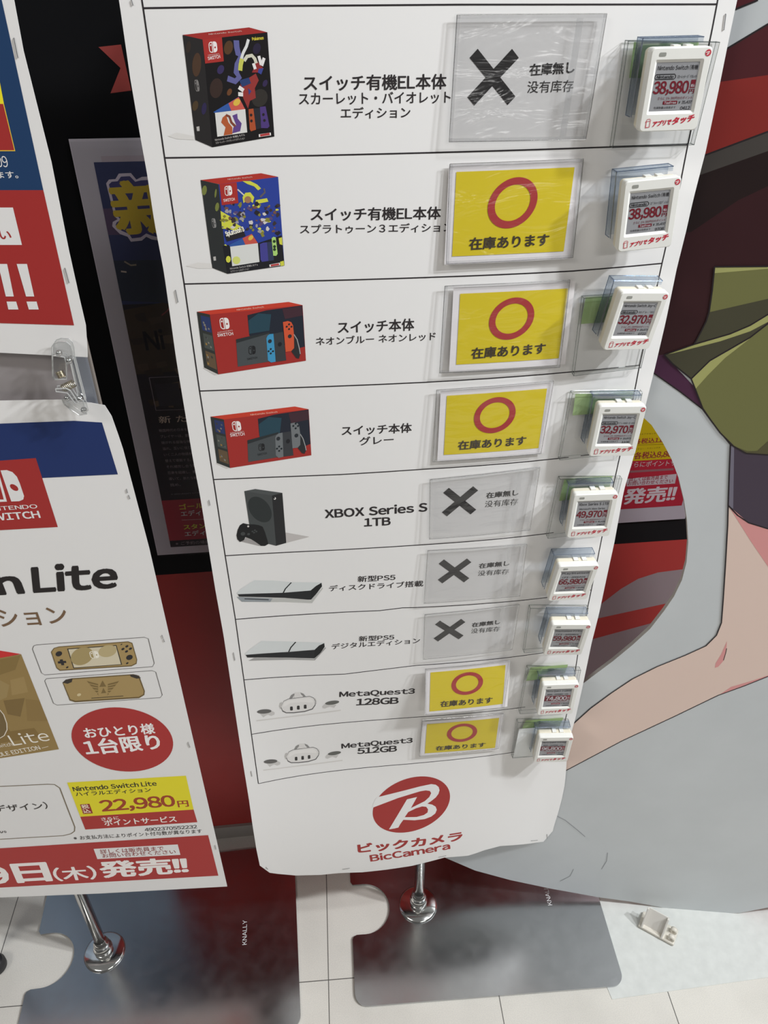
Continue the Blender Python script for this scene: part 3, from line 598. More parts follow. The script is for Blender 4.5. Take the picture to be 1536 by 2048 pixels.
# ------------------------------------------------------------------ long price poster
TW = .4745
def bulge(s, t):
    x = min(max(s / TW, -.08), 1.08); tc = min(max(t, 0), 1.0)
    b = 4 * x * (1 - x) * (.0014 + .0421 * tc - .0448 * tc * tc) - 10.4 * x * (1 - x) * (1 - 2 * x) * .0049 * tc
    k = min(max((t - 1.0) / .3, 0), 1); k = k * k * (3 - 2 * k)
    return b - .0064 * t - .0077 * t * (x - .5) + k * .016 * math.sin(math.pi * min(max(x * .9 + .1, 0), 1))
PA = R(7.283)
PO = Surf((-.1898, .7276, CH), (math.cos(PA), math.sin(PA), 0), (0, 0, -1), bulge)
LPX = [(286.4, 16.3), (329.3, 315.7), (368.4, 567.9), (399.2, 781.9), (427, 959), (450.4, 1111.3), (470.9, 1238.6), (487.8, 1359.6), (503, 1468.5), (516.8, 1567.2)]
MPX = [[(570, 11.8), (920, 9.2), (1434.2, 8.5)], [(630, 311), (1219, 294)], [(850, 555), (1146, 542), (1324.1, 526.6)], [(850, 764.5), (1140, 744)], [(680, 949), (840, 938.8), (1116, 916.8)], [(670, 1100), (830, 1090.4), (1089, 1067.6)],
       [(690, 1224), (760, 1221), (785, 1218), (805, 1215.5), (830, 1215), (1090, 1195.4)], [(690, 1348), (830, 1331), (1085, 1305.6)], [(820, 1435), (1035, 1416)], [(820, 1527.5), (1020, 1505.5)]]
REDGE = [(1435.5, 0), (1424, 60), (1375, 293), (1359, 375), (1324.1, 526.6), (1277.3, 739.8), (1268.7, 785), (1240, 911), (1232, 947), (1205, 1069), (1189, 1149), (1181, 1188), (1156, 1306.6), (1150, 1344), (1133, 1430)]
def interp(tab, x):
    if x <= tab[0][0]: return tab[0][1]
    for (a, b), (c, d) in zip(tab, tab[1:]):
        if x <= c: return b + (d - b) * (x - a) / (c - a)
    return tab[-1][1]
lt = [PO.inv(p)[::-1] for p in [(238, 0), (260.4, 156), (280, 270), (294, 347), (309, 446), (328, 545), (342, 643.6), (352, 716), (367.6, 810), (385.8, 918), (399.9, 990), (417.5, 1098.4), (430.4, 1178), (447, 1270), (465, 1390), (481.8, 1500), (489, 1545), (498, 1600), (505, 1650), (513, 1700), (519, 1728)]]
rt = [PO.inv(p)[::-1] for p in [(1474.4, 0), (1457.8, 78), (1437, 181.6), (1412, 300.8), (1386.6, 399), (1371.4, 466), (1353.8, 536), (1331.9, 641.8), (1309.9, 736), (1288, 824), (1267.5, 913.5), (1247.6, 981.7), (1229, 1083.8), (1213.5, 1154.8), (1198, 1228), (1183, 1287), (1165.7, 1371), (1150, 1440), (1144, 1460), (1134, 1512), (1131.9, 1544.6), (1129.3, 1570.7), (1124, 1596.7), (1116, 1626.7), (1108, 1652)]]
bt = [PO.inv(p) for p in [(520, 1731), (528, 1742), (545, 1747), (592, 1751), (640, 1750), (680, 1746), (725.6, 1744.5), (771, 1739.6), (825.8, 1731.4), (847.7, 1726), (889.6, 1715), (939, 1711), (970, 1700), (1002, 1691.6), (1064, 1686.6), (1092.8, 1682.7), (1102, 1678), (1106, 1662)]]
bm = bmesh.new(); NU, NV = 36, 120; grid = []
for j in range(NV + 1):
    row = []
    for i in range(NU + 1):
        x = i / NU; s_ = bt[0][0] + x * (bt[-1][0] - bt[0][0]); tb = interp(bt, s_); t = -.19 + (tb + .19) * j / NV
        a, b = interp(lt, t), interp(rt, t)
        row.append(bm.verts.new(PO.at(a + (b - a) * x, t, 0)))
    grid.append(row)
for j in range(NV):
    for i in range(NU): bm.faces.new((grid[j][i], grid[j + 1][i], grid[j + 1][i + 1], grid[j][i + 1]))
post = tag(finish('stock_poster', bm, [ink(PAPER)], None, True), 'long white poster with a ruled table of game consoles, curling at its lower edge', 'poster')
pr = Print(PO); TL_ = (40, 36, 38); WL = .0013
tr_ = [PO.inv(p) for p in REDGE] 
pr.line([(0, -.19), (0, 0)] + [PO.inv(p) for p in LPX], WL, TL_, 0, raw=True)
pr.line([(TW, -.19)] + tr_ + [(TW, 1.032)], WL, TL_, 0, raw=True)
for i in range(10):
    pts = [PO.inv(LPX[i])] + [PO.inv(p) for p in MPX[i]]
    if pts[-1][0] < TW - .003: pts.append((TW, pts[-1][1] + .0005))
    pr.line(pts, WL, TL_, 0, raw=True)
pr.build('table_lines', post)
TXT = [
 [('スイッチ有機EL本体', (608.3, 181.6), (891.7, 178.2), 30.8, .022), ('スカーレット・バイオレット', (598.5, 210), (900.4, 206.2), 24.3, .015), ('エディション', (682, 237.4), (820.2, 235.8), 22.8, .015)],
 [('スイッチ有機EL本体', (622, 441.6), (880.6, 438.3), 25.5, .022), ('スプラトゥーン３エディション', (600.6, 467.5), (904, 463.3), 18.5, .015)],
 [('スイッチ本体', (676.3, 667), (827.8, 660.6), 24, .022), ('ネオンブルー ネオンレッド', (632.3, 690.7), (870.8, 680), 16.5, .015)],
 [('スイッチ本体', (683.9, 871), (823, 864.7), 19, .02), ('グレー', (719.3, 890.5), (787, 886.8), 16.5, .015)],
 [('XBOX Series S', (651, 1036), (853.7, 1022.3), 17.5, .034), ('1TB', (729, 1052.5), (780.5, 1049.6), 15.3, .034)],
 [('新型PS5', (715.7, 1164), (790.5, 1160), 11.6, .02), ('ディスクドライブ搭載', (658.7, 1182.7), (846, 1172.3), 11.8, .015)],
 [('新型PS5', (718, 1282.6), (788, 1279), 10.2, .02), ('デジタルエディション', (664, 1298.6), (839.7, 1286), 11, .015)],
 [('MetaQuest3', (679.2, 1396), (828.5, 1389), 12.3, .034), ('128GB', (713, 1410.5), (796, 1407), 12.6, .034)],
 [('MetaQuest3', (683.7, 1499), (824.5, 1487), 11.5, .034), ('512GB', (715.3, 1507.8), (793, 1502.5), 11.4, .034)]]
for row in TXT:
    pr = Print(PO)
    for t_, a, b, h, bo in row: pr.text(t_, a, b, h, (44, 40, 41), bo, 1)
    pr.build('product_name', post)
# printed out-of-stock crosses
NOS = [((947.2, 106.6), (1022.9, 201.6), (1030.8, 106.6), (941.5, 202.8), .0092, ((1058.9, 151.5), (1147.7, 145.8), 23), ((1054, 186.4), (1145.4, 183.4), 24)),
 ((892, 980.5), (946.7, 1023.9), (951.2, 976.5), (888.7, 1028.5), .0092, ((972.2, 996.6), (1036, 990.2), 11.2), ((969.4, 1014.8), (1035, 1009.3), 13)),
 ((882.5, 1123), (933.2, 1160.4), (938.3, 1120.6), (880, 1163), .0092, ((957.8, 1136.7), (1017.9, 1130.8), 9.6), ((955.3, 1152), (1017, 1147.7), 10.5)),
 ((874.9, 1245), (922.2, 1274.6), (926.5, 1240.8), (871.5, 1279.7), .0092, ((943.7, 1254.3), (999.8, 1247.6), 8.5), ((941.7, 1267), (999.3, 1262), 9.6))]
for a, b, c, d, w_, t1_, t2_ in NOS:
    pr = Print(PO); K = (44, 42, 42)
    pr.line([a, b], w_, K, 1); pr.line([c, d], w_, K, 1)
    pr.text('在庫無し', t1_[0], t1_[1], t1_[2], K, .032, 1); pr.text('没有库存', t2_[0], t2_[1], t2_[2], K, .004, 1)
    tag(pr.build('out_of_stock_mark', post), 'black printed cross with out of stock lettering')
# product pictures
DKB, RDB, RDT = (34, 32, 33), (150, 46, 43), (166, 52, 44)
def pic(): return Print(PO)
p_ = pic(); z = lambda *a: Z(330, 20, 5.12, a); z1 = lambda x, y: z((x, y))[0]
p_.poly(z((180, 255), (385, 302), (485, 1405), (310, 1330)), (40, 38, 38), 1); p_.poly(z((385, 302), (1048, 228), (1120, 1295), (485, 1405)), (27, 25, 26), 1); p_.poly(z((180, 255), (860, 178), (1048, 228), (385, 302)), RDB, 1)
p_.poly(z((30, 1290), (120, 1255), (300, 1290), (300, 1330), (120, 1320)), (205, 202, 198), 0)
p_.poly(z((385, 302), (582, 278), (602, 525), (412, 548)), (158, 48, 44), 2); p_.logo(z1(455, 440), z1(540, 430), z1(443, 328), layer=3); p_.text('SWITCH', z1(443, 512), z1(567, 490), 6.5, (222, 210, 208), .03, 3); p_.text('NINTENDO', z1(443, 468), z1(555, 452), 1.8, (222, 210, 208), .0, 3)
p_.text('Pokémon', z1(895, 312), z1(1010, 300), 6.5, (198, 184, 60), .05, 3)
for c, r_, col in ((c_, q_, tuple(int(v * .78 + 6) for v in k_)) for c_, q_, k_ in (((650, 385), (9, 14), (96, 66, 42)), ((570, 610), (7, 9), (64, 52, 100)), ((525, 800), (13, 20), (62, 46, 40)), ((660, 840), (5, 7), (120, 74, 44)), ((940, 395), (8, 11), (44, 38, 62)), ((1025, 750), (5, 7), (58, 46, 86)), ((325, 560), (9, 24), (84, 60, 44)), ((310, 980), (6, 10), (84, 66, 44)), ((400, 1010), (5, 12), (52, 44, 84)), ((240, 380), (5, 12), (58, 48, 42)), ((970, 900), (16, 18), (56, 52, 48)))): p_.ell(z1(*c), (r_[0], -1), (1, -r_[1]), col, 2, 18)
# plain ribbons of colour stand where the box carries its artwork
p_.line(z((730, 310), (735, 380), (750, 450), (780, 480), (740, 560), (730, 640), (760, 690), (720, 730), (640, 700)), .0044, (92, 92, 142), 3); p_.line(z((855, 300), (835, 370), (800, 440), (775, 520), (770, 600)), .0022, (206, 206, 204), 4)
p_.line(z((810, 520), (840, 475), (890, 465), (920, 500), (935, 545)), .0026, (196, 194, 176), 4); p_.line(z((790, 500), (775, 560), (770, 620)), .0034, (186, 186, 84), 4)
p_.poly(z((940, 520), (1010, 600), (960, 640), (890, 640)), (134, 46, 48), 3); p_.poly(z((960, 600), (1010, 595), (985, 660), (950, 640)), (58, 66, 132), 4)
for a in ((960, 470, 985, 560), (1015, 490, 990, 570), (905, 545, 925, 605)): p_.line(z((a[0], a[1]), (a[2], a[3])), .0024, (216, 212, 210), 4)
p_.poly(z((770, 760), (850, 700), (930, 650), (960, 720), (920, 800), (930, 900), (870, 930), (850, 1010), (800, 900)), (138, 52, 50), 3); p_.poly(z((760, 720), (860, 690), (880, 750), (790, 790)), (44, 60, 104), 4); p_.poly(z((850, 800), (885, 830), (860, 870)), (56, 62, 120), 4)
for a in ((755, 790, 805, 825), (750, 860, 800, 865)): p_.line(z((a[0], a[1]), (a[2], a[3])), .003, (214, 210, 208), 4)
p_.poly(z((495, 1045), (755, 888), (820, 1015), (515, 1055)), (50, 84, 150), 4); p_.poly(z((650, 955), (755, 890), (820, 1015), (680, 1032)), (190, 86, 74), 5); p_.ell(z1(735, 945), (7, -1), (1, -7), (206, 172, 70), 6, 16)
p_.poly(z((512, 1052), (822, 1014), (842, 1252), (536, 1297)), (206, 204, 200), 6); p_.poly(z((590, 1100), (625, 1070), (650, 1150), (690, 1200), (690, 1270), (600, 1285), (620, 1200), (575, 1150)), (168, 86, 50), 7); p_.poly(z((690, 1080), (740, 1060), (745, 1110), (785, 1160), (770, 1240), (690, 1262), (700, 1200), (730, 1180)), (92, 66, 128), 7)
p_.line(z((625, 1075), (660, 1090), (680, 1150), (720, 1190)), .002, (120, 64, 50), 8)
p_.poly(z((855, 1015), (905, 1008), (932, 1225), (880, 1242), (868, 1220)), (160, 76, 46), 4); p_.poly(z((905, 1008), (975, 1000), (990, 1210), (932, 1222)), (40, 42, 48), 4); p_.poly(z((972, 992), (1030, 985), (1070, 1190), (1050, 1210), (985, 1208)), (74, 56, 112), 4)
for c in ((882, 1075), (885, 1135), (1008, 1070), (1018, 1130)): p_.ell(z1(*c), (2.6, 0), (0, -3), (40, 36, 38), 5, 12)
p_.text('Nintendo Switch 有機ELモデル', z1(515, 1342), z1(820, 1288), 4.6, (196, 190, 186), .0, 4); p_.text('スカーレット・バイオレットエディション', z1(522, 1372), z1(820, 1322), 4.6, (196, 190, 186), .0, 4)
p_.poly(z((960, 1272), (1083, 1254), (1086, 1282), (962, 1301)), (220, 214, 212), 4); p_.line(z((975, 1284), (1072, 1268)), .0018, (170, 60, 60), 5)
p_.logo(z1(315, 835), z1(358, 832), z1(297, 715), (120, 116, 114), (40, 38, 38), 3); p_.poly(z((322, 1195), (352, 1190), (355, 1238), (328, 1240)), (170, 166, 162), 3)
p_.text('Nintendo Switch', z1(450, 255), z1(785, 222), 3, (214, 190, 180), 0, 3)
p_.build('product_picture', post)
p_ = pic(); z = lambda *a: Z(360, 320, 5.12, a)
p_.poly(z((60, 1085), (180, 1050), (330, 1060), (330, 1110), (180, 1110)), (206, 203, 199), 0)
p_.poly(z((210, 205), (395, 248), (485, 1165), (330, 1105)), (44, 46, 46), 1); p_.poly(z((395, 248), (1005, 172), (1070, 1080), (485, 1165)), (44, 62, 140), 1); p_.poly(z((210, 205), (830, 135), (1005, 172), (405, 248)), RDT, 1)
p_.poly(z((405, 248), (580, 228), (598, 440), (428, 462)), (158, 48, 44), 4); p_.logo(z1(462, 368), z1(538, 358), z1(452, 268), layer=5); p_.text('SWITCH', z1(448, 428), z1(562, 412), 5.5, (222, 210, 208), .03, 5)
YG = (196, 196, 70)
p_.poly(z((640, 215), (720, 215), (790, 250), (830, 290), (800, 310), (760, 270), (690, 245)), YG, 2)
p_.poly(z((640, 380), (670, 335), (720, 330), (760, 380), (745, 440), (700, 400), (650, 440)), YG, 3); p_.poly(z((775, 410), (890, 390), (905, 425), (780, 450)), YG, 3); p_.line(z((860, 290), (870, 330), (820, 380)), .0016, (90, 84, 90), 3)
p_.poly(z((415, 520), (520, 580), (560, 640), (640, 690), (560, 720), (430, 700)), YG, 2); p_.poly(z((450, 870), (470, 860), (480, 880)), YG, 6)
rs = random.Random(7)
for i in range(120):                          # jumble of small splashes, no figures
    x, y = rs.uniform(430, 1010), rs.uniform(450, 790); c = rs.choice([(58, 50, 54), (196, 190, 186), YG, (84, 70, 110), (110, 78, 66), (40, 38, 44), (150, 146, 150), (126, 122, 52)])
    k = rs.uniform(10, 34); n = rs.randint(5, 8)
    if y > 720 and x < 760: continue
    p_.poly(z(*[(x + k * rs.uniform(.4, 1.2) * math.cos(2 * math.pi * j / n), y + k * rs.uniform(.4, 1.1) * math.sin(2 * math.pi * j / n)) for j in range(n)]), c, 3)
p_.ell(z1(695, 405), (7, 0), (0, -7), (150, 110, 84), 4, 16); p_.line(z((590, 300), (700, 400)), .0012, (196, 190, 186), 3)
p_.poly(z((440, 880), (500, 868), (735, 755), (800, 850), (1040, 770), (1070, 1080), (485, 1165)), (32, 32, 36), 3)
p_.poly(z((500, 870), (735, 753), (797, 850), (515, 888)), (50, 84, 150), 4); p_.poly(z((640, 800), (735, 755), (797, 850), (670, 868)), (186, 80, 68), 5); p_.ell(z1(725, 795), (5, -1), (1, -5), (206, 172, 70), 6, 14)
p_.poly(z((513, 886), (797, 850), (814, 1042), (535, 1086)), (204, 204, 200), 6); p_.ell(z1(578, 1025), (8, 0), (0, -8), (198, 202, 110), 7, 9); p_.ell(z1(495, 1015), (5, 0), (0, -7), YG, 7, 8)
p_.poly(z((818, 860), (850, 845), (945, 835), (962, 1025), (840, 1042), (825, 1020)), (50, 56, 84), 4); p_.poly(z((818, 860), (850, 845), (890, 842), (905, 1032), (840, 1042), (825, 1020)), (66, 64, 132), 5)
p_.poly(z((938, 800), (955, 785), (980, 790), (1000, 960), (985, 980), (955, 978)), (160, 196, 110), 5)
for c in ((965, 832), (968, 885), (968, 915)): p_.ell(z1(*c), (3, 0), (0, -3), (40, 60, 40), 6, 12)
p_.poly(z((1010, 800), (1045, 790), (1050, 870), (1020, 860)), YG, 4); p_.poly(z((1025, 1040), (1062, 1030), (1068, 1078), (1030, 1084)), YG, 6)
p_.text('Splatoon 3', z1(480, 792), z1(665, 738), 13, (226, 222, 206), .06, 8); p_.line(z((470, 800), (660, 745)), .006, (40, 38, 42), 7)
p_.text('Nintendo Switch 有機ELモデル', z1(515, 1122), z1(800, 1080), 4.2, (190, 186, 184), 0, 4); p_.text('スプラトゥーン3エディション', z1(520, 1152), z1(710, 1122), 4.2, (190, 186, 184), 0, 4)
p_.poly(z((915, 1070), (1022, 1050), (1026, 1078), (918, 1094)), (220, 214, 212), 4); p_.line(z((930, 1080), (1014, 1066)), .0018, (170, 60, 60), 5)
for c, k in (((250, 310), (5, 10)), ((380, 480), (4, 9)), ((365, 340), (2, 9))): p_.ell(z1(*c), (k[0], 0), (1, -k[1]), (110, 116, 60), 2, 9)
p_.logo(z1(335, 695), z1(375, 692), z1(320, 598), (130, 128, 126), (44, 46, 46), 3); p_.poly(z((340, 990), (366, 986), (370, 1028), (345, 1030)), (170, 166, 162), 3)
p_.text('Nintendo Switch', z1(490, 205), z1(740, 180), 3, (214, 190, 180), 0, 3)
p_.build('product_picture', post)
def redbox(ox, oy, g, scene, dock, lj, con, rj, grip, lg, sw, ni, dl, jc, side):
    p_ = pic(); z = lambda a: Z(ox, oy, 5.486, a); z1 = lambda x, y: z([(x, y)])[0]
    tl, tm, tr2, fm, fr, bl, bm_ = g    # back-left top, back-right top, front-right top, front-left top, front-right foot, left foot, front-left foot
    p_.poly(z([tl, fm, bm_, bl]), (48, 50, 48), 1); p_.poly(z([fm, tr2, fr, bm_]), (152, 46, 42), 1); p_.poly(z([tl, tm, tr2, fm]), (186, 60, 44), 1)
    p_.poly(z([bl, bm_, (bm_[0] - 40, bm_[1] + 8), (bl[0] - 12, bl[1] + 6)]), (192, 188, 184), 0)
    n = 3
    for i, c in enumerate(((44, 54, 92), (70, 74, 70), (92, 76, 58))):
        a = .05 + i * .31; b = a + .26
        f = lambda u, v: (tl[0] + (fm[0] - tl[0]) * u + ((bl[0] - tl[0]) * (1 - u) + (bm_[0] - fm[0]) * u) * v, tl[1] + (fm[1] - tl[1]) * u + ((bl[1] - tl[1]) * (1 - u) + (bm_[1] - fm[1]) * u) * v)
        p_.poly(z([f(.25, a), f(.95, a), f(.95, b), f(.25, b)]), c, 2)
        for k in range(5):
            uu, vv = rs.uniform(.3, .8), rs.uniform(a + .03, b - .05); e = rs.uniform(.05, .1)
            p_.poly(z([f(uu, vv), f(uu + e * 1.4, vv + .01), f(uu + e, vv + e * .5), f(uu - .02, vv + e * .4)]), rs.choice([(120, 116, 108), (58, 58, 56), (140, 110, 60), (90, 92, 94)]), 3)
    p_.poly(z(scene), (36, 40, 50), 2)
    sx, sy = scene[0]
    p_.poly(z([(sx + 10, sy + 60), (sx + 120, sy - 20), (sx + 260, sy - 10), (sx + 240, sy + 170), (sx + 20, sy + 205)]), (40, 66, 78), 3)
    p_.poly(z([(scene[2][0] - 220, scene[2][1] + 40), (scene[2][0] - 4, scene[2][1] + 8), (scene[2][0] + 4, scene[2][1] + 110), (scene[2][0] - 190, scene[2][1] + 150)]), (64, 42, 50), 3)
    p_.poly(z(dock), (70, 74, 76), 4); p_.poly(z([dock[0], dock[1], (dock[1][0], dock[1][1] + 20), (dock[0][0] + 4, dock[0][1] + 40)]), (44, 48, 50), 5)
    p_.poly(z(con), (56, 58, 61), 5); p_.poly(z(grip), (44, 45, 47), 5)
    p_.line(z(grip[:4]), .0009, (150, 150, 150), 6)
    p_.poly(z(lj), jc[0], 6); p_.poly(z(rj), jc[1], 6)
    p_.logo(*[z1(*q) for q in lg], layer=3); p_.text('SWITCH', z1(*sw[0]), z1(*sw[1]), 6, (222, 210, 208), .03, 3); p_.text('NINTENDO', z1(*ni[0]), z1(*ni[1]), 2.2, (222, 200, 196), .0, 3)
    p_.logo(*[z1(*q) for q in dl[:3]], m=(34, 34, 36), bg=(70, 74, 76), layer=6); p_.text('SWITCH', z1(*dl[3]), z1(*dl[4]), 4, (40, 42, 44), .02, 6)
    def dots(c, d, stick, up):
        for dx, dy in ((0, -d), (d, 0), (-d, 0), (0, d)): p_.ell(z1(c[0] + dx, c[1] + dy), (2.1, 0), (.3, -2.1), (34, 40, 44), 7, 10)
        p_.ell(z1(*stick), (3.9, 0), (.5, -4), (42, 46, 50), 7, 14)
    lx = sum(p[0] for p in lj) / len(lj); ly = sum(p[1] for p in lj) / len(lj); rx = sum(p[0] for p in rj) / len(rj); ry = sum(p[1] for p in rj) / len(rj)
    dots((lx + 6, ly + 50), 24, (lx - 4, ly - 60), 0); dots((rx - 10, ry - 85), 26, (rx - 2, ry + 20), 1)
    p_.ell(z1((con[0][0] + con[2][0]) / 2, (con[0][1] + con[2][1]) / 2 - 30), (4, 0), (.5, -4.5), (34, 35, 38), 6, 14)
    p_.text('Nintendo Switch', z1(tl[0] + 440, tl[1] - 14), z1(tl[0] + 735, tl[1] - 46), 3, (226, 196, 180), 0, 3)
    p_.build('product_picture', post)
redbox(380, 580, ((75, 238), (1080, 130), (1235, 165), (218, 268), (1272, 775), (155, 850), (310, 925)), [(630, 275), (840, 222), (1232, 168), (1260, 620), (1180, 640), (650, 500)], [(505, 540), (870, 455), (890, 780), (525, 840)],
       [(838, 530), (850, 500), (875, 482), (915, 478), (940, 785), (890, 794), (855, 770)], [(915, 478), (1020, 455), (1056, 770), (940, 787)], [(1020, 350), (1075, 338), (1110, 350), (1130, 385), (1140, 480), (1142, 635), (1110, 668), (1050, 678)],
       [(1140, 485), (1175, 540), (1200, 640), (1210, 700), (1195, 752), (1165, 745), (1112, 672), (1140, 630)], ((338, 432), (440, 424), (318, 308)), ((305, 512), (475, 492)), ((305, 472), (470, 446)), ((645, 708), (722, 700), (640, 615), (630, 768), (740, 748)), ((62, 138, 178), (196, 82, 52)), 0)
redbox(400, 780, ((115, 292), (1040, 180), (1192, 210), (262, 322), (1222, 715), (185, 800), (330, 855)), [(635, 315), (820, 268), (1190, 213), (1212, 590), (1140, 620), (650, 500)], [(520, 550), (860, 460), (890, 730), (530, 788)],
       [(825, 520), (838, 492), (862, 474), (905, 465), (915, 730), (862, 743), (832, 715)], [(905, 465), (995, 450), (1026, 715), (915, 730)], [(992, 365), (1040, 354), (1070, 362), (1088, 390), (1100, 480), (1100, 600), (1072, 630), (1015, 637)],
       [(1100, 482), (1130, 530), (1155, 610), (1165, 660), (1147, 698), (1117, 690), (1072, 634), (1100, 598)], ((362, 452), (458, 445), (345, 345)), ((335, 512), (490, 495)), ((335, 476), (482, 458)), ((645, 668), (712, 660), (640, 590), (635, 720), (735, 700)), ((104, 108, 110), (108, 111, 113)), 0)
p_ = pic(); z = lambda *a: Z(430, 950, 6.4, a)
p_.poly(z((905, 735), (1210, 790), (912, 868)), (178, 173, 170), 0); p_.poly(z((330, 850), (400, 800), (540, 870), (690, 880), (640, 908), (560, 905)), (150, 146, 144), 0)
p_.poly(z((375, 205), (728, 262), (782, 905), (650, 872), (440, 640)), (66, 69, 69), 1); p_.poly(z((728, 262), (862, 228), (912, 868), (782, 905)), (40, 40, 41), 1); p_.poly(z((375, 205), (515, 178), (862, 228), (728, 262)), (74, 77, 77), 1)
p_.ell(z1(575, 440), (23.4, 6), (-3.5, -25), (44, 48, 48), 2, 36); p_.ell(z1(765, 298), (2.4, 0), (0, -2.6), (220, 216, 212), 2, 12); p_.ell(z1(759, 293), (1.6, 0), (0, -1.8), (50, 50, 50), 3, 10)
p_.poly(z((275, 770), (290, 700), (320, 640), (360, 615), (430, 630), (500, 630), (560, 640), (610, 660), (640, 730), (670, 830), (682, 880), (640, 905), (590, 905), (540, 868), (460, 820), (390, 792), (370, 832), (320, 856), (285, 820)), (30, 30, 31), 3)
for c, r_ in (((358, 750), 4.6), ((430, 755), 3), ((510, 705), 2), ((480, 720), 2), ((500, 735), 2), ((530, 720), 2)): p_.ell(z1(*c), (r_, 0), (.3, -r_ * .8), (62, 64, 64), 4, 12)
p_.ell(z1(425, 655), (2, 0), (0, -2), (190, 186, 182), 4, 10)
p_.build('product_picture', post)
LG, BK = (196, 199, 198), (36, 37, 39)
p_ = pic(); z = lambda *a: Z(450, 1120, 6.4, a)
p_.poly(z((150, 470), (760, 490), (1100, 515), (1250, 350), (1254, 362), (1115, 550), (770, 535), (215, 534)), (176, 176, 172), 1); p_.poly(z((150, 470), (610, 490), (580, 535), (215, 532)), (138, 143, 146), 2); p_.line(z((250, 495), (560, 506)), .0016, (60, 62, 66), 3)
p_.poly(z((148, 425), (200, 370), (375, 258), (620, 262), (850, 282), (1240, 285), (1100, 390), (760, 418), (170, 437)), LG, 2); p_.poly(z((163, 436), (740, 418), (1095, 389), (1102, 505), (1060, 505), (760, 482), (182, 466)), BK, 3); p_.poly(z((1095, 389), (1165, 330), (1235, 290), (1242, 335), (1170, 430), (1102, 505)), (28, 29, 30), 3)
p_.poly(z((738, 418), (765, 365), (843, 283), (855, 288), (780, 368), (755, 416)), (32, 32, 34), 4)
p_.build('product_picture', post)
p_ = pic()
p_.poly(z((300, 1288), (370, 1252), (830, 1255), (1140, 1268), (1285, 1115), (1292, 1128), (1152, 1282), (830, 1274)), (150, 148, 146), 1)
p_.poly(z((250, 1205), (320, 1140), (465, 1035), (905, 1045), (1270, 1057), (1150, 1147), (820, 1172), (270, 1212)), LG, 2); p_.poly(z((265, 1212), (810, 1176), (1145, 1149), (1142, 1258), (830, 1248), (285, 1246)), BK, 3); p_.poly(z((1145, 1149), (1205, 1092), (1270, 1062), (1276, 1108), (1220, 1190), (1142, 1258)), (28, 29, 30), 3)
p_.poly(z((808, 1174), (835, 1115), (898, 1045), (912, 1050), (848, 1122), (825, 1172)), (32, 32, 34), 4)
p_.build('product_picture', post)
def visor(k, cx, cy):
    p_ = pic(); f = lambda *a: Z(480, 1350, 6.4, [((x - 745) * k + cx, (y - 385) * k + cy) for x, y in a]); f1 = lambda x, y: f((x, y))[0]; s_ = k
    p_.line(f((210, 585), (480, 552), (700, 525), (1000, 488), (1290, 450)), .0022, (196, 192, 188), 0)
    p_.poly(f((630, 302), (655, 255), (690, 236), (698, 250), (668, 296)), (130, 128, 126), 1); p_.poly(f((772, 222), (812, 238), (842, 272), (812, 275), (785, 250)), (130, 128, 126), 1); p_.poly(f((690, 292), (700, 226), (765, 220), (778, 284)), (202, 199, 196), 2)
    p_.poly(f((500, 400), (510, 355), (540, 345), (545, 430), (515, 435)), (176, 173, 170), 1); p_.poly(f((940, 320), (965, 295), (980, 330), (980, 370), (955, 375)), (188, 185, 182), 1)
    p_.poly(f((524, 415), (560, 330), (620, 303), (780, 282), (890, 268), (945, 290), (968, 330), (966, 385), (930, 438), (830, 470), (690, 486), (590, 487), (545, 465)), (84, 82, 82), 2)
    p_.poly(f((526, 405), (562, 335), (622, 308), (780, 287), (890, 274), (942, 296), (963, 335), (958, 378), (922, 428), (828, 458), (690, 474), (592, 475), (548, 452)), (206, 203, 200), 3)
    p_.poly(f((545, 400), (575, 345), (630, 322), (780, 303), (880, 292), (925, 312), (940, 345), (920, 350), (780, 345), (640, 360), (575, 400)), (214, 211, 208), 4)
    for c in ((658, 426), (746, 415), (834, 403)):
        p_.poly(f(*[(c[0] + dx, c[1] + dy) for dx, dy in ((-17, -18), (-8, -25), (10, -26), (17, -20), (19, 18), (12, 24), (-8, 26), (-17, 20))]), (46, 44, 44), 5)
    p_.poly(f((258, 492), (300, 540), (330, 520), (360, 505), (400, 522), (440, 505), (444, 478), (400, 455)), (184, 181, 178), 1); p_.ell(f1(310, 465), (14.4 * k, -.6), (1, -4.4 * k), (92, 90, 88), 2, 24)
    p_.poly(f((1055, 400), (1085, 370), (1235, 378), (1205, 418), (1150, 402), (1085, 428), (1060, 420)), (184, 181, 178), 1); p_.ell(f1(1180, 353), (13.9 * k, -1.6), (1, -4 * k), (92, 92, 88), 2, 24)
    p_.build('product_picture', post)
visor(1, 745, 385); visor(.94, 800, 1030)
# shop emblem at the foot
p_ = pic(); z = lambda *a: Z(680, 1540, 5.486, a); RL = (150, 48, 45)
pts = [(783 + 419 * math.cos(a) + 66 * math.sin(a), 378 - 42 * math.cos(a) - 306 * math.sin(a)) for a in [2 * math.pi * i / 72 for i in range(72)]]
p_.poly(z(*pts), RL, 1)
p_.poly(z((356, 412), (358, 392), (374, 345), (400, 298), (455, 286), (700, 225), (880, 178), (1000, 153), (1050, 160), (1082, 185), (1092, 220), (1080, 260), (1050, 300), (1000, 340), (958, 368), (1010, 378), (1048, 400), (1062, 435), (1045, 475), (1000, 510), (930, 537), (820, 550), (695, 545), (662, 590), (640, 630), (600, 640), (537, 650), (580, 580), (640, 480), (735, 320), (845, 295), (815, 350), (778, 416), (860, 375), (930, 340), (980, 295), (1000, 252), (985, 228), (940, 222), (880, 232), (640, 305), (358, 412)), PAPER, 2)
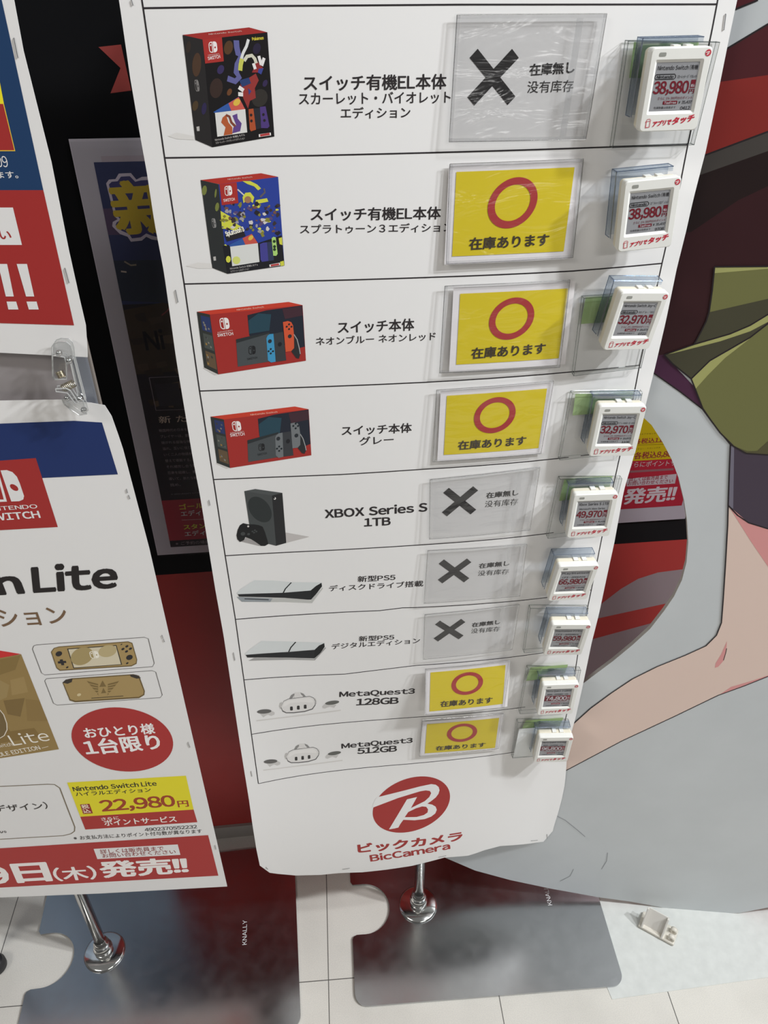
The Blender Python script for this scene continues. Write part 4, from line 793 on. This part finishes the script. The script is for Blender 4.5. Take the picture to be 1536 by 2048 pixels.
p_.poly(z((748, 460), (830, 420), (900, 398), (945, 402), (966, 430), (960, 465), (920, 492), (840, 514), (710, 516)), RL, 3)
p_.text('ビックカメラ', z1(205, 910), z1(1335, 768), 17.5, RL, .045, 1)
p_.text('BicCamera', z1(340, 1003), z1(1206, 864), 13.5, RL, .035, 1)
tag(p_.build('shop_emblem', post), 'red round emblem with lettering below')
for a, b in (((263, 0), (266, 10)), ((351, 580), (356, 604)), ((418, 1000), (420, 1010)), ((467, 1305), (470, 1320)), ((502, 1542), (504, 1552)), ((1451, 28), (1447, 60)), ((532, 1734), (536, 1738)), ((685, 1738), (699, 1736)), ((877, 1714), (892, 1711)), ((1062, 1681), (1075, 1680)), ((1094, 1668), (1095, 1677))): staple(PO, a, b, post)
# ------------------------------------------------------------------ clear sleeves and in-stock cards
def film(name, tint, gloss):
    m = clear(name, tint, gloss, .26); nt = m.node_tree
    tc = nt.nodes.new('ShaderNodeTexCoord'); mp = nt.nodes.new('ShaderNodeMapping'); mp.inputs['Scale'].default_value = (14, 14, 38); mp.inputs['Rotation'].default_value = (0, .35, 0)
    n = nt.nodes.new('ShaderNodeTexNoise'); n.inputs['Scale'].default_value = 1.0; n.inputs['Detail'].default_value = 3; n.inputs['Distortion'].default_value = 1.2
    bp = nt.nodes.new('ShaderNodeBump'); bp.inputs['Strength'].default_value = .55; bp.inputs['Distance'].default_value = .01
    nt.links.new(tc.outputs['Object'], mp.inputs[0]); nt.links.new(mp.outputs[0], n.inputs['Vector']); nt.links.new(n.outputs['Fac'], bp.inputs['Height'])
    g = [x for x in nt.nodes if x.type == 'BSDF_GLOSSY'][0]; nt.links.new(bp.outputs[0], g.inputs['Normal'])
    return m
FILM = film('sleeve_film', (.885, .885, .89), .075)
FILM2 = film('sleeve_film_over_card', (.955, .955, .96), .045)
EDGE = clear('sleeve_weld', (.90, .90, .90), .14, .25, .10, (.85, .85, .87))
CARDP = ink((216, 212, 212))
ITEM = ['black game box row', 'splashed game box row', 'blue and orange controller row', 'grey controller row', 'black tower console row', 'disc drive console row', 'slim digital console row', 'upper headset row', 'lowest headset row']
SLE = [((914, 29.6), (1213.8, 27.3), (1171.6, 279), (898, 283.7)), ((899.7, 328), (1167, 317.5), (1145.7, 515), (892, 528)), ((889.7, 572), (1140, 559.8), (1119.6, 734.4), (879, 745.8)), ((873, 780), (1107.6, 761.5), (1082, 907), (865.4, 923.6)),
       ((860, 959), (1080, 934), (1060, 1060), (858.3, 1078.2)), ((855.4, 1101), (1054, 1087.6), (1040, 1191.7), (847.8, 1207)), ((849.5, 1229), (1039, 1208.6), (1024.6, 1299.2), (846, 1318.7)), ((850.5, 1338), (1021.4, 1321), (1007.9, 1415), (850.5, 1429.3)), ((845.4, 1439.5), (1007, 1426.8), (997.7, 1497), (838.6, 1512.3))]
def bil(c, x, y): return tuple((c[0][i] * (1 - x) + c[1][i] * x) * (1 - y) + (c[3][i] * (1 - x) + c[2][i] * x) * y for i in (0, 1))
CARDS = {1: (((912.6, 343.7), (1149, 334.3), (1127, 502.3), (904, 512.6)), (1025, 405.2), 50, 51.5, ((938.4, 499.5), (1096, 490.5), 24)),
         2: (((920.3, 587.3), (1136.2, 576.5), (1117.5, 716.2), (912.3, 729)), (1023, 636.7), 45.6, 42.5, ((942.8, 717.2), (1088.9, 706.5), 21.5)),
         3: (((893.7, 791.2), (1093.9, 776.7), (1076.7, 895.7), (887.5, 909.5)), (989.4, 829.8), 42, 36.3, ((915.8, 899.2), (1050.5, 888.8), 17.5)),
         7: (((861, 1344.7), (1011, 1329.5), (1005.3, 1407.3), (859, 1422.6)), (934.3, 1366.4), 32, 22.9, ((880.6, 1413.2), (984, 1404.8), 11.5)),
         8: (((853.9, 1448), (998.2, 1435.3), (990, 1495.3), (849.6, 1506.3)), (924, 1464.9), 30.6, 18.4, ((871.3, 1500.4), (969.8, 1492.8), 8.4))}
YEL, RING = (200, 180, 40), (158, 56, 56)
class Lift:                                  # a sheet lying a little in front of the poster
    curved = True
    def __init__(s, h, tip=0.0, t0=0.0): s.h, s.tip, s.t0 = h, tip, t0
    def e(s, b): return s.h + s.tip * (b - s.t0)
    def at(s, a, b, off=0.0): return PO.at(a, b, s.e(b) + off)
    def inv(s, p, off=0.0):
        a, b = PO.inv(p, s.h)
        for _ in range(4): a, b = PO.inv(p, s.e(b))
        return a, b
for i, c in enumerate(SLE):
    t0 = PO.inv(c[0])[1] - .03; tip = .16 if i == 7 else .02
    back, front = Lift(.0008, tip, t0), Lift(.0034, tip, t0)
    card = i in CARDS
    if card:
        cc, rc, rx, ry, tx = CARDS[i]
        cs_ = Lift(.0018, tip, t0)
        pr = Print(cs_, 0)
        cen = bil(cc, .5, .5); big = [(cen[0] + (p[0] - cen[0]) * 1.13, cen[1] + (p[1] - cen[1]) * 1.19) for p in cc]
        pr.poly(big, CARDP, 0)
        cardo = pr.build('stock_card')
        tag(cardo, 'yellow in stock card with a red ring in the %s' % ITEM[i], 'card', 'in stock cards')
        pr = Print(cs_, .0003); pr.poly(cc, YEL, 1); pr.build('yellow_field', cardo)
        pr = Print(cs_, .0005); sh = (cc[0][0] - cc[3][0]) * .42
        pr.ell(rc, (rx * .985, -ry * .10), (sh * ry / 84 + ry * .11, -ry * .99), RING, 2, 48, .715); pr.build('red_ring', cardo)
        pr = Print(cs_, .0006); pr.text('在庫あります', tx[0], tx[1], tx[2], (62, 54, 44), .03, 2); pr.build('lettering', cardo)
    st = [front.inv(p) for p in c]
    bm = bmesh.new()
    def patch(L, q, n=4, mi=0):
        g = [[bm.verts.new(L.at(*[(q[0][k] * (1 - x) + q[1][k] * x) * (1 - y) + (q[3][k] * (1 - x) + q[2][k] * x) * y for k in (0, 1)])) for x in [a / n for a in range(n + 1)]] for y in [b / n for b in range(n + 1)]]
        for y in range(n):
            for x in range(n): f = bm.faces.new((g[y][x], g[y + 1][x], g[y + 1][x + 1], g[y][x + 1])); f.material_index = mi
    patch(front, st)
    sl = tag(finish('card_sleeve', bm, [FILM2 if card else FILM], None, True), ('clear plastic sleeve around the yellow card in the %s' if card else 'empty clear plastic sleeve over the printed cross in the %s') % ITEM[i], 'sleeve', 'clear card sleeves')
    bm = bmesh.new()
    m = lambda x, y: tuple((st[0][k] * (1 - x) + st[1][k] * x) * (1 - y) + (st[3][k] * (1 - x) + st[2][k] * x) * y for k in (0, 1))
    e, ey = .022, .03
    for q in ([(0, 0), (1, 0), (1, ey), (0, ey)], [(0, 1 - ey), (1, 1 - ey), (1, 1), (0, 1)], [(0, 0), (e, 0), (e, 1), (0, 1)], [(1 - e, 0), (1, 0), (1, 1), (1 - e, 1)]): patch(Lift(.0037, tip, t0), [m(*a) for a in q])
    if not card: patch(Lift(.0037, tip, t0), [m(.80, .03), m(.845, .03), m(.845, .97), m(.80, .97)])
    finish('welded_edge', bm, [EDGE], sl)
    bm = bmesh.new(); patch(Lift(.0006, tip, t0), [m(-.012, -.005), m(1, -.005), m(1, 1.005), m(-.012, 1.005)]) 
    if not card: finish('back_film', bm, [clear('back_film_clear', (.97, .97, .97), .02, .2)], sl)
    else: bm.free()
    for (a, b) in (((0, 0), (0, 1)), ((0, 1), (1, 1)), ((0, 0), (1, 0))):
        pass
    bm = bmesh.new()
    L = Lift(.0036, tip, t0); pth = [m(0, 0), m(0, .5), m(0, 1), m(.5, 1), m(1, 1), m(1, .5), m(1, 0), m(.5, 0), m(0, 0)]
    tube_bm(bm, [L.at(*p) for p in pth], .00045, 5); finish('rim', bm, [clear('sleeve_rim', (.74, .74, .74), .25, .2)], sl)
# ------------------------------------------------------------------ electronic price tags
CASE = pbr('tag_case_ivory', (.80, .79, .74), .38, noise=(30, .02)); CASEB = pbr('tag_case_back', (.76, .70, .56), .45)
SCR = pbr('tag_screen_grey', (.30, .30, .31), .3); WIN = pbr('tag_window', (.30, .30, .27), .25); RLET = pbr('tag_red_print', (.52, .022, .045), .45)
BLUE = clear('blue_bracket_plastic', (.90, .925, .955), .12, .12, .03, (.5, .65, .85)); BLUEE = clear('blue_bracket_edge', (.45, .53, .64), .22, .15, .08, (.4, .5, .7))
TWD, THT, TDP = .053, .0635, .016
def rounded(w, h, r, n=5):
    o = []
    for cx, cy, a0 in ((w / 2 - r, h / 2 - r, 0), (-w / 2 + r, h / 2 - r, 90), (-w / 2 + r, -h / 2 + r, 180), (w / 2 - r, -h / 2 + r, 270)):
        o += [(cx + r * math.cos(R(a0 + 90 * i / n)), cy + r * math.sin(R(a0 + 90 * i / n))) for i in range(n + 1)]
    return o
def loft(sections, mats, mids, caps=True):
    bm = bmesh.new(); rings = [[bm.verts.new((x, y, z)) for x, y in pts] for pts, z in sections]; n = len(rings[0])
    for k, (a, b) in enumerate(zip(rings, rings[1:])):
        for i in range(n):
            f = bm.faces.new((a[i], a[(i + 1) % n], b[(i + 1) % n], b[i])); f.material_index = mids[k]
    f = bm.faces.new(rings[0][::-1]); f.material_index = mids[0]
    if caps: f = bm.faces.new(rings[-1]); f.material_index = mids[-1]
    bmesh.ops.recalc_face_normals(bm, faces=bm.faces[:])
    return bm
SX0, SX1, SY0, SY1 = -.0195, .0180, -.0158, .0205      # screen opening
def case_mesh():
    o = lambda k: rounded(TWD - k, THT - k, .0035)
    bm = loft([(o(.0022), -TDP), (o(.0012), -TDP + .003), (o(.0012), -TDP + .0072), (o(0), -TDP + .0078), (o(0), -.0012), (o(.0016), -.0001)], None, [1, 1, 1, 0, 0], False)
    # front face with a sunken, bevelled screen opening
    ring = [v for v in bm.verts if abs(v.co.z + .0001) < 1e-6]; n = len(ring)
    ins = []
    W2, H2 = SX1 - SX0 + .0052, SY1 - SY0 + .0052; cx, cy = (SX0 + SX1) / 2, (SY0 + SY1) / 2
    pts = rounded(W2, H2, .0015)
    up = [bm.verts.new((x + cx, y + cy, 0)) for x, y in pts]
    p2 = rounded(SX1 - SX0, SY1 - SY0, .0004); dn = [bm.verts.new((x + cx, y + cy, -.0019)) for x, y in p2]
    for i in range(n):
        j = (i + 1) % n
        bm.faces.new((ring[i], ring[j], up[j], up[i])); bm.faces.new((up[i], up[j], dn[j], dn[i]))
    bmesh.ops.recalc_face_normals(bm, faces=bm.faces[:])
    me = bpy.data.meshes.new('case'); bm.to_mesh(me); bm.free(); me.materials.append(CASE); me.materials.append(CASEB); return me
CASE_ME = case_mesh()
def quick_mesh(name, fn, mats):
    bm = bmesh.new(); fn(bm); me = bpy.data.meshes.new(name); bm.to_mesh(me); bm.free()
    for m in mats: me.materials.append(m)
    return me
def fn_clip(bm):
    z0, z1 = -.0255, -.016
    box_bm(bm, (-.0300, -.022, z0), (.0235, .0375, z0 + .0016))
    box_bm(bm, (-.0300, .0356, z0), (.0235, .0375, z1 + .002)); box_bm(bm, (-.0300, -.022, z0), (-.0284, .0375, z1))
    box_bm(bm, (-.0284, .0335, z1 + .0005), (.0235, .0356, z1 + .002))
CLIP_ME = quick_mesh('bracket', fn_clip, [BLUE])
def fn_rim(bm):
    for p in ([(-.03, -.022, -.0255), (-.03, .0375, -.0255), (.0235, .0375, -.0255)], [(-.03, .0375, -.0143), (.0235, .0375, -.0143)], [(-.03, -.022, -.0125), (-.03, .0375, -.0143)], [(-.03, -.022, -.0255), (-.03, -.022, -.016)], [(.0235, .0375, -.0255), (.0235, .0375, -.0143)], [(-.03, .0375, -.0255), (-.03, .0375, -.0143)]): tube_bm(bm, p, .00045, 5)
RIM_ME = quick_mesh('bracket_edge', fn_rim, [BLUEE])
def fn_tabs(bm):
    for x in (-.004, .007): box_bm(bm, (x, THT / 2 - .0006, -.0165), (x + .006, THT / 2 + .0008, -.009))
TAB_ME = quick_mesh('latch', fn_tabs, [CASE])
TG = [([(1308.3, 95.9), (1421.7, 94.2), (1394, 258), (1278, 265)]), ([(1254.5, 364), (1362, 350.6), (1337.4, 493.6), (1238.4, 506.3)]), ([(1238.75, 591.4), (1336.4, 581.25), (1304.4, 696), (1207.5, 703)]), ([(1201, 816.4), (1291.6, 808), (1266, 909.5), (1180, 915.4)]), ([(1151, 994), (1234.9, 983), (1215.4, 1070), (1135.9, 1078.7)]), ([(1116, 1138.6), (1194.3, 1128.8), (1174.8, 1194.6), (1100.5, 1203)]), ([(1102.5, 1253), (1180, 1246), (1162.4, 1306.6), (1090, 1313)]), ([(1086.6, 1373.8), (1158, 1364.7), (1142.6, 1424.6), (1075.5, 1432.4)]), ([(1078.8, 1478.6), (1145, 1471.5), (1134, 1521), (1067.7, 1526.8)])]
PRICE = ['38,980', '38,980', '32,970', '32,970', '49,970', '66,980', '59,980', '74,800', '96,800']
HEAD = [('Nintendo Switch (有機', 'Nintendo', 'ｽｶｰﾚｯﾄ･ﾊﾞｲｵﾚｯﾄ'), ('Nintendo Switch (有機', 'Nintendo', 'ｽﾌﾟﾗﾄｩｰﾝ3ｴﾃﾞｨｼｮﾝ'), ('Nintendo Switch Joy-C', 'Nintendo', 'ﾈｵﾝﾌﾞﾙｰ/ﾈｵﾝ'), ('Nintendo Switch Joy-C', 'Nintendo', 'ｸﾞﾚｰ HAD-S-KA'), ('Xbox Series S 1TB', None, 'Microsoft Xbox Series'), ('PlayStation5', None, 'CFI-2000A01'), ('PlayStation5 デジタル', None, 'CFI-2000B01'), ('Meta Quest 3 128GB', None, '899-00585-01'), ('Meta Quest 3 512GB', None, '899-00588-01')]
TAX = ['35,437', '35,437', '29,973', '29,973', '45,428', '60,891', '54,528', '68,000', '88,000']; STK = ['0412', '9708', '0722', '1108', '0462', '0311', '0312', '0585', '0588']
GP = ['390', '390', '330', '330', '500', '670', '600', '748', '968']
DRED, DGR, LGR = ink((108, 26, 38), .95), ink((34, 33, 36), .95), ink((172, 170, 172), .85)
for i, T in enumerate(TG):
    quad = [PO.inv(p, .0365 if i == 6 else .0325) for p in T]; tl, tr2, br, bl = [Vector(p) for p in quad]
    cen = (tl + tr2 + br + bl) / 4; Y = .76; k = max(cen.y, .02) / Y
    va = -(math.atan2(bl.x - tl.x, bl.y - tl.y) + math.atan2(br.x - tr2.x, br.y - tr2.y)) / 2
    ha = (math.atan2(tr2.y - tl.y, tr2.x - tl.x) + math.atan2(br.y - bl.y, br.x - bl.x)) / 2
    hp = ((bl - tl).length + (br - tr2).length) / 2
    roll = va if k > .35 else ha
    yaw = max(-R(6), min(R(6), math.atan((math.tan(ha - roll)) / k))) if k > .35 else 0
    pit = max(-R(6), min(R(6), (THT - hp) / THT / k)) if k > .35 else 0
    c3 = PO.at(cen.x, cen.y, .0365 if i == 6 else .0325)
    B = Matrix((PO.U, -PO.V, PO.N)).transposed().to_4x4()
    M = Matrix.Translation(c3) @ B @ Matrix.Rotation(-roll, 4, 'Z') @ Matrix.Rotation(-yaw, 4, 'Y') @ Matrix.Rotation(pit, 4, 'X')
    root = empty('price_tag', (0, 0, 0)); root.matrix_world = M; root['framed'] = 1
    tag(root, 'white electronic price tag reading %s beside the %s' % (PRICE[i], ITEM[i]), 'price tag', 'electronic price tags')
    for nm, me in (('case', CASE_ME), ('bracket', CLIP_ME), ('bracket_edge', RIM_ME), ('latch', TAB_ME)):
        o = bpy.data.objects.new(nm, me); COL.objects.link(o); o.parent = root
        if nm == 'case': body = o
        if nm == 'bracket': tag(o, 'clear blue plastic bracket')
    LS = Local()
    pr = Print(LS, -.0017); pr.flat([(SX0 - .0006, SY0 - .0006), (SX1 + .0006, SY0 - .0006), (SX1 + .0006, SY1 + .0006), (SX0 - .0006, SY1 + .0006)], SCR, 0)
    scr = pr.build('screen', root)
    w_, h_ = SX1 - SX0, SY1 - SY0
    S = lambda a, b: (SX0 + w_ * a, SY1 - h_ * b)
    pr = Print(LS, -.0015)
    hd = HEAD[i]
    pr.text(hd[0], S(.04, .155), S(.98, .155), h_ * .105, DGR, .01, 0)
    if hd[1]:
        pr.line([S(.03, .235), S(.46, .235), S(.49, .27), S(.49, .305), S(.46, .335), S(.03, .335), S(.005, .305), S(.005, .27)], .0006, DGR, 0, raw=True, closed=True)
        pr.text(hd[1], S(.05, .315), S(.44, .315), h_ * .06, DGR, .03, 0); pr.text(hd[2], S(.53, .325), S(.99, .325), h_ * .075, DGR, .0, 0)
    else: pr.text(hd[2], S(.08, .325), S(.9, .325), h_ * .075, DGR, .01, 0)
    if i < 7:
        pr.text(PRICE[i], S(.02, .665), S(.84, .665), h_ * .285, DRED, .03, 0); sd = DRED
    else:
        pr.flat([S(0, .36), S(.88, .36), S(.88, .66), S(0, .66)], ink((92, 40, 46), .7), 0)
        pr.text(PRICE[i], S(.05, .655), S(.86, .655), h_ * .25, LGR, .03, 1); sd = ink((120, 50, 55), .7)
    pr.flat([S(.88, .36), S(.99, .36), S(.99, .53), S(.88, .53)], sd, 0); pr.text('税込', S(.89, .51), S(.98, .51), h_ * .06, LGR, .02, 1); pr.text('円', S(.87, .645), S(.99, .645), h_ * .09, sd, .02, 0)
    pr.text('さらに 1%% %s円分のポイント' % GP[i], S(.16, .765), S(.98, .765), h_ * .065, sd, .0, 0)
    pr.flat([S(.30, .79), S(.64, .79), S(.64, .865), S(.30, .865)], sd, 0); pr.text('TaxFree', S(.33, .855), S(.61, .855), h_ * .05, LGR, .02, 1)
    pr.text('¥ ' + TAX[i], S(.67, .865), S(.99, .865), h_ * .07, DGR, .01, 0)
    pr.text('在庫数量は店員まで', S(.10, .955), S(.62, .955), h_ * .05, DGR, .0, 0); pr.text(STK[i], S(.74, .985), S(.97, .985), h_ * .07, DGR, .01, 0)
    pr.build('screen_writing', scr)
    pr = Print(LS, .0002); pr.flat([(x - .0165, y + .0268) for x, y in rounded(.0058, .0028, .0008)], WIN, 0); pr.build('sensor_window', root)
    pr = Print(LS, .0002); bx, by = .0228, .0272
    pr.ell((bx, by), (.0025, 0), (0, .0025), RLET, 0, 24); pr.line([(bx - .0022, by + .0002), (bx + .0008, by + .0011), (bx + .0012, by + .0004), (bx + .0002, by), (bx + .0009, by - .0006), (bx - .0004, by - .0012)], .0005, CASE, 1, raw=True); pr.line([(bx - .0001, by + .0002), (bx - .0009, by - .0017)], .0005, CASE, 1, raw=True)
    pr.build('badge', root)
    pr = Print(LS, .0002)
    pr.text('アプリで', (-.0150, -.0277), (.0012, -.0262), .0040, RLET, .06, 0, shear=.25); pr.text('タッチ', (.0026, -.0266), (.0214, -.0242), .0052, RLET, .06, 0, shear=.25)
    pr.line([(-.0210, -.0283), (-.0210, -.0235), (-.0176, -.0232), (-.0176, -.0280)], .0006, RLET, 0, raw=True, closed=True); pr.line([(-.0217, -.0244), (-.0205, -.0218), (-.0183, -.0216), (-.0170, -.0230)], .0004, RLET, 0, raw=True)
    pr.build('touch_lettering', root)
    del root['framed']
# ------------------------------------------------------------------ clear acrylic holders behind the tags
ACR = clear('acrylic_holder', (.90, .905, .905), .05, .06); ACRE = clear('acrylic_edge', (.60, .63, .62), .22, .12)
GRN = ink((146, 168, 116)); SILV = pbr('silver_foil', (.95, .96, .95), .3, .0)
HOLD = {0: ((1256.7, 82.3), (1439.5, 84.9), (1388, 289.7), (1225.4, 295.6)), 2: ((1168, 597), (1318, 585), (1282, 736), (1148, 752)), 3: ((1145, 787.6), (1285, 785), (1258, 906), (1120, 920)), 4: ((1120.6, 959), (1244, 957.7), (1218, 1062), (1096, 1077)), 6: ((1061, 1217), (1176.7, 1217), (1160, 1298), (1048.5, 1306)), 7: ((1056, 1338), (1161.5, 1340.6), (1146, 1420), (1040, 1428)), 8: ((1036, 1445), (1139, 1445), (1132, 1508), (1025, 1516))}
GR = {0: ((1268, 84), (1398, 84), (1380, 155), (1258, 156)), 2: ((1171.6, 595), (1300, 586), (1280, 640), (1161.4, 648)), 3: ((1151, 787), (1268, 783), (1255, 822), (1145, 831)), 4: ((1129, 958), (1225, 952), (1215, 990), (1118, 1002)), 7: ((1061, 1335), (1136, 1329), (1128, 1352), (1052, 1362)), 8: ((1052, 1441), (1127, 1435), (1118, 1456), (1040, 1464))}
for i, c in HOLD.items():
    F = Lift(.0085); st = [F.inv(p) for p in c]; z0 = .0016
    bm = bmesh.new(); fr = [bm.verts.new(PO.at(*p, .0085)) for p in st]; bm.faces.new(fr)
    root = tag(finish('tag_holder', bm, [ACR]), 'clear acrylic holder behind the price tag of the %s' % ITEM[i], 'tag holder', 'acrylic tag holders')
    bm = bmesh.new(); bk = [bm.verts.new(PO.at(*p, z0)) for p in st]; fr = [bm.verts.new(PO.at(*p, .0085)) for p in st]
    for a, b in ((0, 3), (3, 2), (1, 2)): bm.faces.new((fr[a], fr[b], bk[b], bk[a]))
    finish('side_wall', bm, [ACR], root)
    bm = bmesh.new(); P = lambda k, h: PO.at(*st[k], h)
    for pth in ([P(0, .0085), P(1, .0085), P(2, .0085), P(3, .0085), P(0, .0085)], [P(0, z0), P(1, z0), P(2, z0), P(3, z0), P(0, z0)], [P(0, z0), P(0, .0085)], [P(1, z0), P(1, .0085)], [P(2, z0), P(2, .0085)], [P(3, z0), P(3, .0085)]): tube_bm(bm, pth, .0004, 5)
    finish('acrylic_edge', bm, [ACRE], root)
    if i in GR:
        G = Lift(.0045); bm = bmesh.new(); q = [G.inv(p) for p in GR[i]]; bm.faces.new([bm.verts.new(PO.at(*p, .0045)) for p in q])
        tag(finish('green_slip', bm, [GRN]), 'green paper slip inside the acrylic holder of the %s' % ITEM[i], 'paper slip', 'green slips in the holders')
    if i == 8:
        G = Lift(.0050); bm = bmesh.new(); q = [G.inv(p) for p in Z(1000, 1310, 7.68, [(292, 1130), (700, 1100), (640, 1510), (195, 1566)])]; bm.faces.new([bm.verts.new(PO.at(*p, .0055 + .002 * (k > 1))) for k, p in enumerate(q)])
        tag(finish('silver_slip', bm, [SILV]), 'bright silvery slip in the lowest acrylic holder beside the 96,800 tag', 'paper slip')
# ------------------------------------------------------------------ transparent double spring clip between the left posters
CLR = clear('clear_clip_plastic', (.93, .935, .935), .16, .05, .05, (.9, .9, .88)); CLE = clear('clip_edge_highlight', (.80, .81, .81), .3, .1, .45, (.95, .95, .93)); SPR = pbr('spring_wire', (.55, .50, .38), .25, 1.0)
cz_ = lambda x, y: (80 + x / 10.243, 660 + y / 10.243)
CLP = Surf(LP.O + LP.N * .006, LP.U, LP.V)
root = empty('spring_clip', CLP.at(*CLP.inv(cz_(560, 1000)))); tag(root, 'clear plastic double spring clip joining the two left posters', 'clip')
def clip_slab(name, px, off, thick, m=CLR):
    s_ = Surf(CLP.O + CLP.N * off, CLP.U, CLP.V); o = slab(name, s_, [s_.inv(cz_(*p)) for p in px], thick, m); adopt(o, root)
    bm = bmesh.new(); q = [s_.inv(cz_(*p)) for p in px]; tube_bm(bm, [s_.at(a, b, .0002) for a, b in q + [q[0]]], .0007, 6); tube_bm(bm, [s_.at(a, b, -thick) for a, b in q + [q[0]]], .0005, 6)  # bright tubes along the outline stand in for edge highlights
    e = finish('edge_highlight', bm, [CLE]); e.parent = o; return o
clip_slab('connecting_strap', [(600, 560), (690, 560), (920, 1440), (800, 1450)], .004, .004)
clip_slab('upper_jaw', [(250, 340), (300, 270), (400, 235), (540, 245), (620, 310), (660, 430), (670, 560), (640, 680), (540, 690), (500, 560), (330, 520), (250, 520)], .010, .008)
clip_slab('upper_lever', [(250, 520), (540, 560), (540, 1010), (300, 1015), (260, 960)], .002, .002)
clip_slab('lower_lever', [(320, 1205), (540, 1195), (620, 1240), (780, 1480), (720, 1500), (560, 1290), (330, 1260)], .014, .006)
clip_slab('lower_jaw', [(460, 1420), (620, 1400), (800, 1380), (880, 1440), (960, 1720), (800, 1740), (640, 1640), (500, 1520)], .010, .008)
bm = bmesh.new()
for x, y, o in ((390, 470, .0115), (600, 625, .012), (560, 1390, .012), (820, 1400, .012), (900, 1640, .012)):
    s_ = Surf(CLP.O + CLP.N * o, CLP.U, CLP.V); c = s_.at(*s_.inv(cz_(x, y))); b = bmesh.new(); bmesh.ops.create_uvsphere(b, u_segments=14, v_segments=8, radius=.0032)
    mp = {v: bm.verts.new(v.co + c) for v in b.verts}
    for f in b.faces: bm.faces.new([mp[v] for v in f.verts])
    b.free()
finish('jaw_highlight', bm, [clear('clip_highlight', (.85, .86, .86), .4, .05)], root, True)  # glossy beads set on the jaws as highlights
for x, y, dx, dy in ((430, 900, 40, 55), (590, 1130, 110, -60)):
    s_ = Surf(CLP.O + CLP.N * .008, CLP.U, CLP.V); a = s_.at(*s_.inv(cz_(x - dx, y - dy))); b = s_.at(*s_.inv(cz_(x + dx, y + dy)), .002)
    d = (b - a); e1 = d.orthogonal().normalized(); e2 = d.normalized().cross(e1); bm = bmesh.new()
    tube_bm(bm, [a + d * (q / 60) + (e1 * math.cos(q * .7) + e2 * math.sin(q * .7)) * .0036 for q in range(61)], .0005, 5); tag(finish('coil_spring', bm, [SPR], root, True), 'brass coloured coil spring')
# ------------------------------------------------------------------ beige plastic foot on the floor, dark foot at the left edge
BG = pbr('aged_beige_plastic', (.66, .62, .54), .5, noise=(60, .06))
fa, fb = on_floor(1278.6, 1857), on_floor(1342, 1892); ex = (fb - fa).normalized(); ey = Vector((-ex.y, ex.x, 0)); L = (fb - fa).length
root = empty('cutout_foot', (fa.x, fa.y, 0)); root.rotation_euler.z = math.atan2(ex.y, ex.x); root['framed'] = 1
tag(root, 'aged beige plastic bracket foot on the white floor sheet below the cutout', 'foot bracket')
bm = bmesh.new(); box_bm(bm, (-.004, 0, .001), (L + .004, .034, .0075), None, 0, .003); finish('foot_base', bm, [BG], root)
Mx = Matrix.Translation((0, .003, .007)) @ Matrix.Rotation(R(-28), 4, 'X'); FC = pbr('frosted_channel', (.70, .67, .62), .4)
bm = bmesh.new(); box_bm(bm, (.001, .004, -.002), (L * .70, .0065, .040), Mx, 0, .0006); box_bm(bm, (.001, -.003, -.002), (.0045, .0065, .040), Mx, 0, .0008); box_bm(bm, (L * .70 - .0035, -.003, -.002), (L * .70, .0065, .040), Mx, 0, .0008)
finish('channel', bm, [FC], root)
for yy in (.004, .020):
    Mh = Matrix.Translation((L - .004, yy + .008, .0125)) @ Matrix.Rotation(R(90), 4, 'X')
    lathe('hinge_knuckle', [(.0024, 0), (.0062, 0), (.0062, .008), (.0024, .008), (.0024, .0005)], BG, root, Mh, 24)
del root['framed']
# ------------------------------------------------------------------ dark equipment foot cut by the left edge
pf = on_floor(-6, 1935)
root = empty('equipment_foot', (pf.x, pf.y, 0)); root['framed'] = 1; tag(root, 'dark rounded foot and grey post cut off by the left edge', 'equipment foot')
RUB = pbr('black_rubber', (.018, .018, .02), .5)
lathe('rubber_foot', [(.016, .0), (.0185, .004), (.0185, .016), (.0150, .022), (.0150, .024)], RUB, root)
lathe('metal_nut', [(.0125, .023), (.0125, .030), (.006, .031)], pbr('dull_steel', (.25, .25, .26), .35, 1), root, None, 6)
lathe('post', [(.0080, .03), (.0080, .9)], pbr('post_grey_brown', (.16, .13, .12), .5), root, Matrix.Translation((-.012, .03, 0)), 20)
del root['framed']
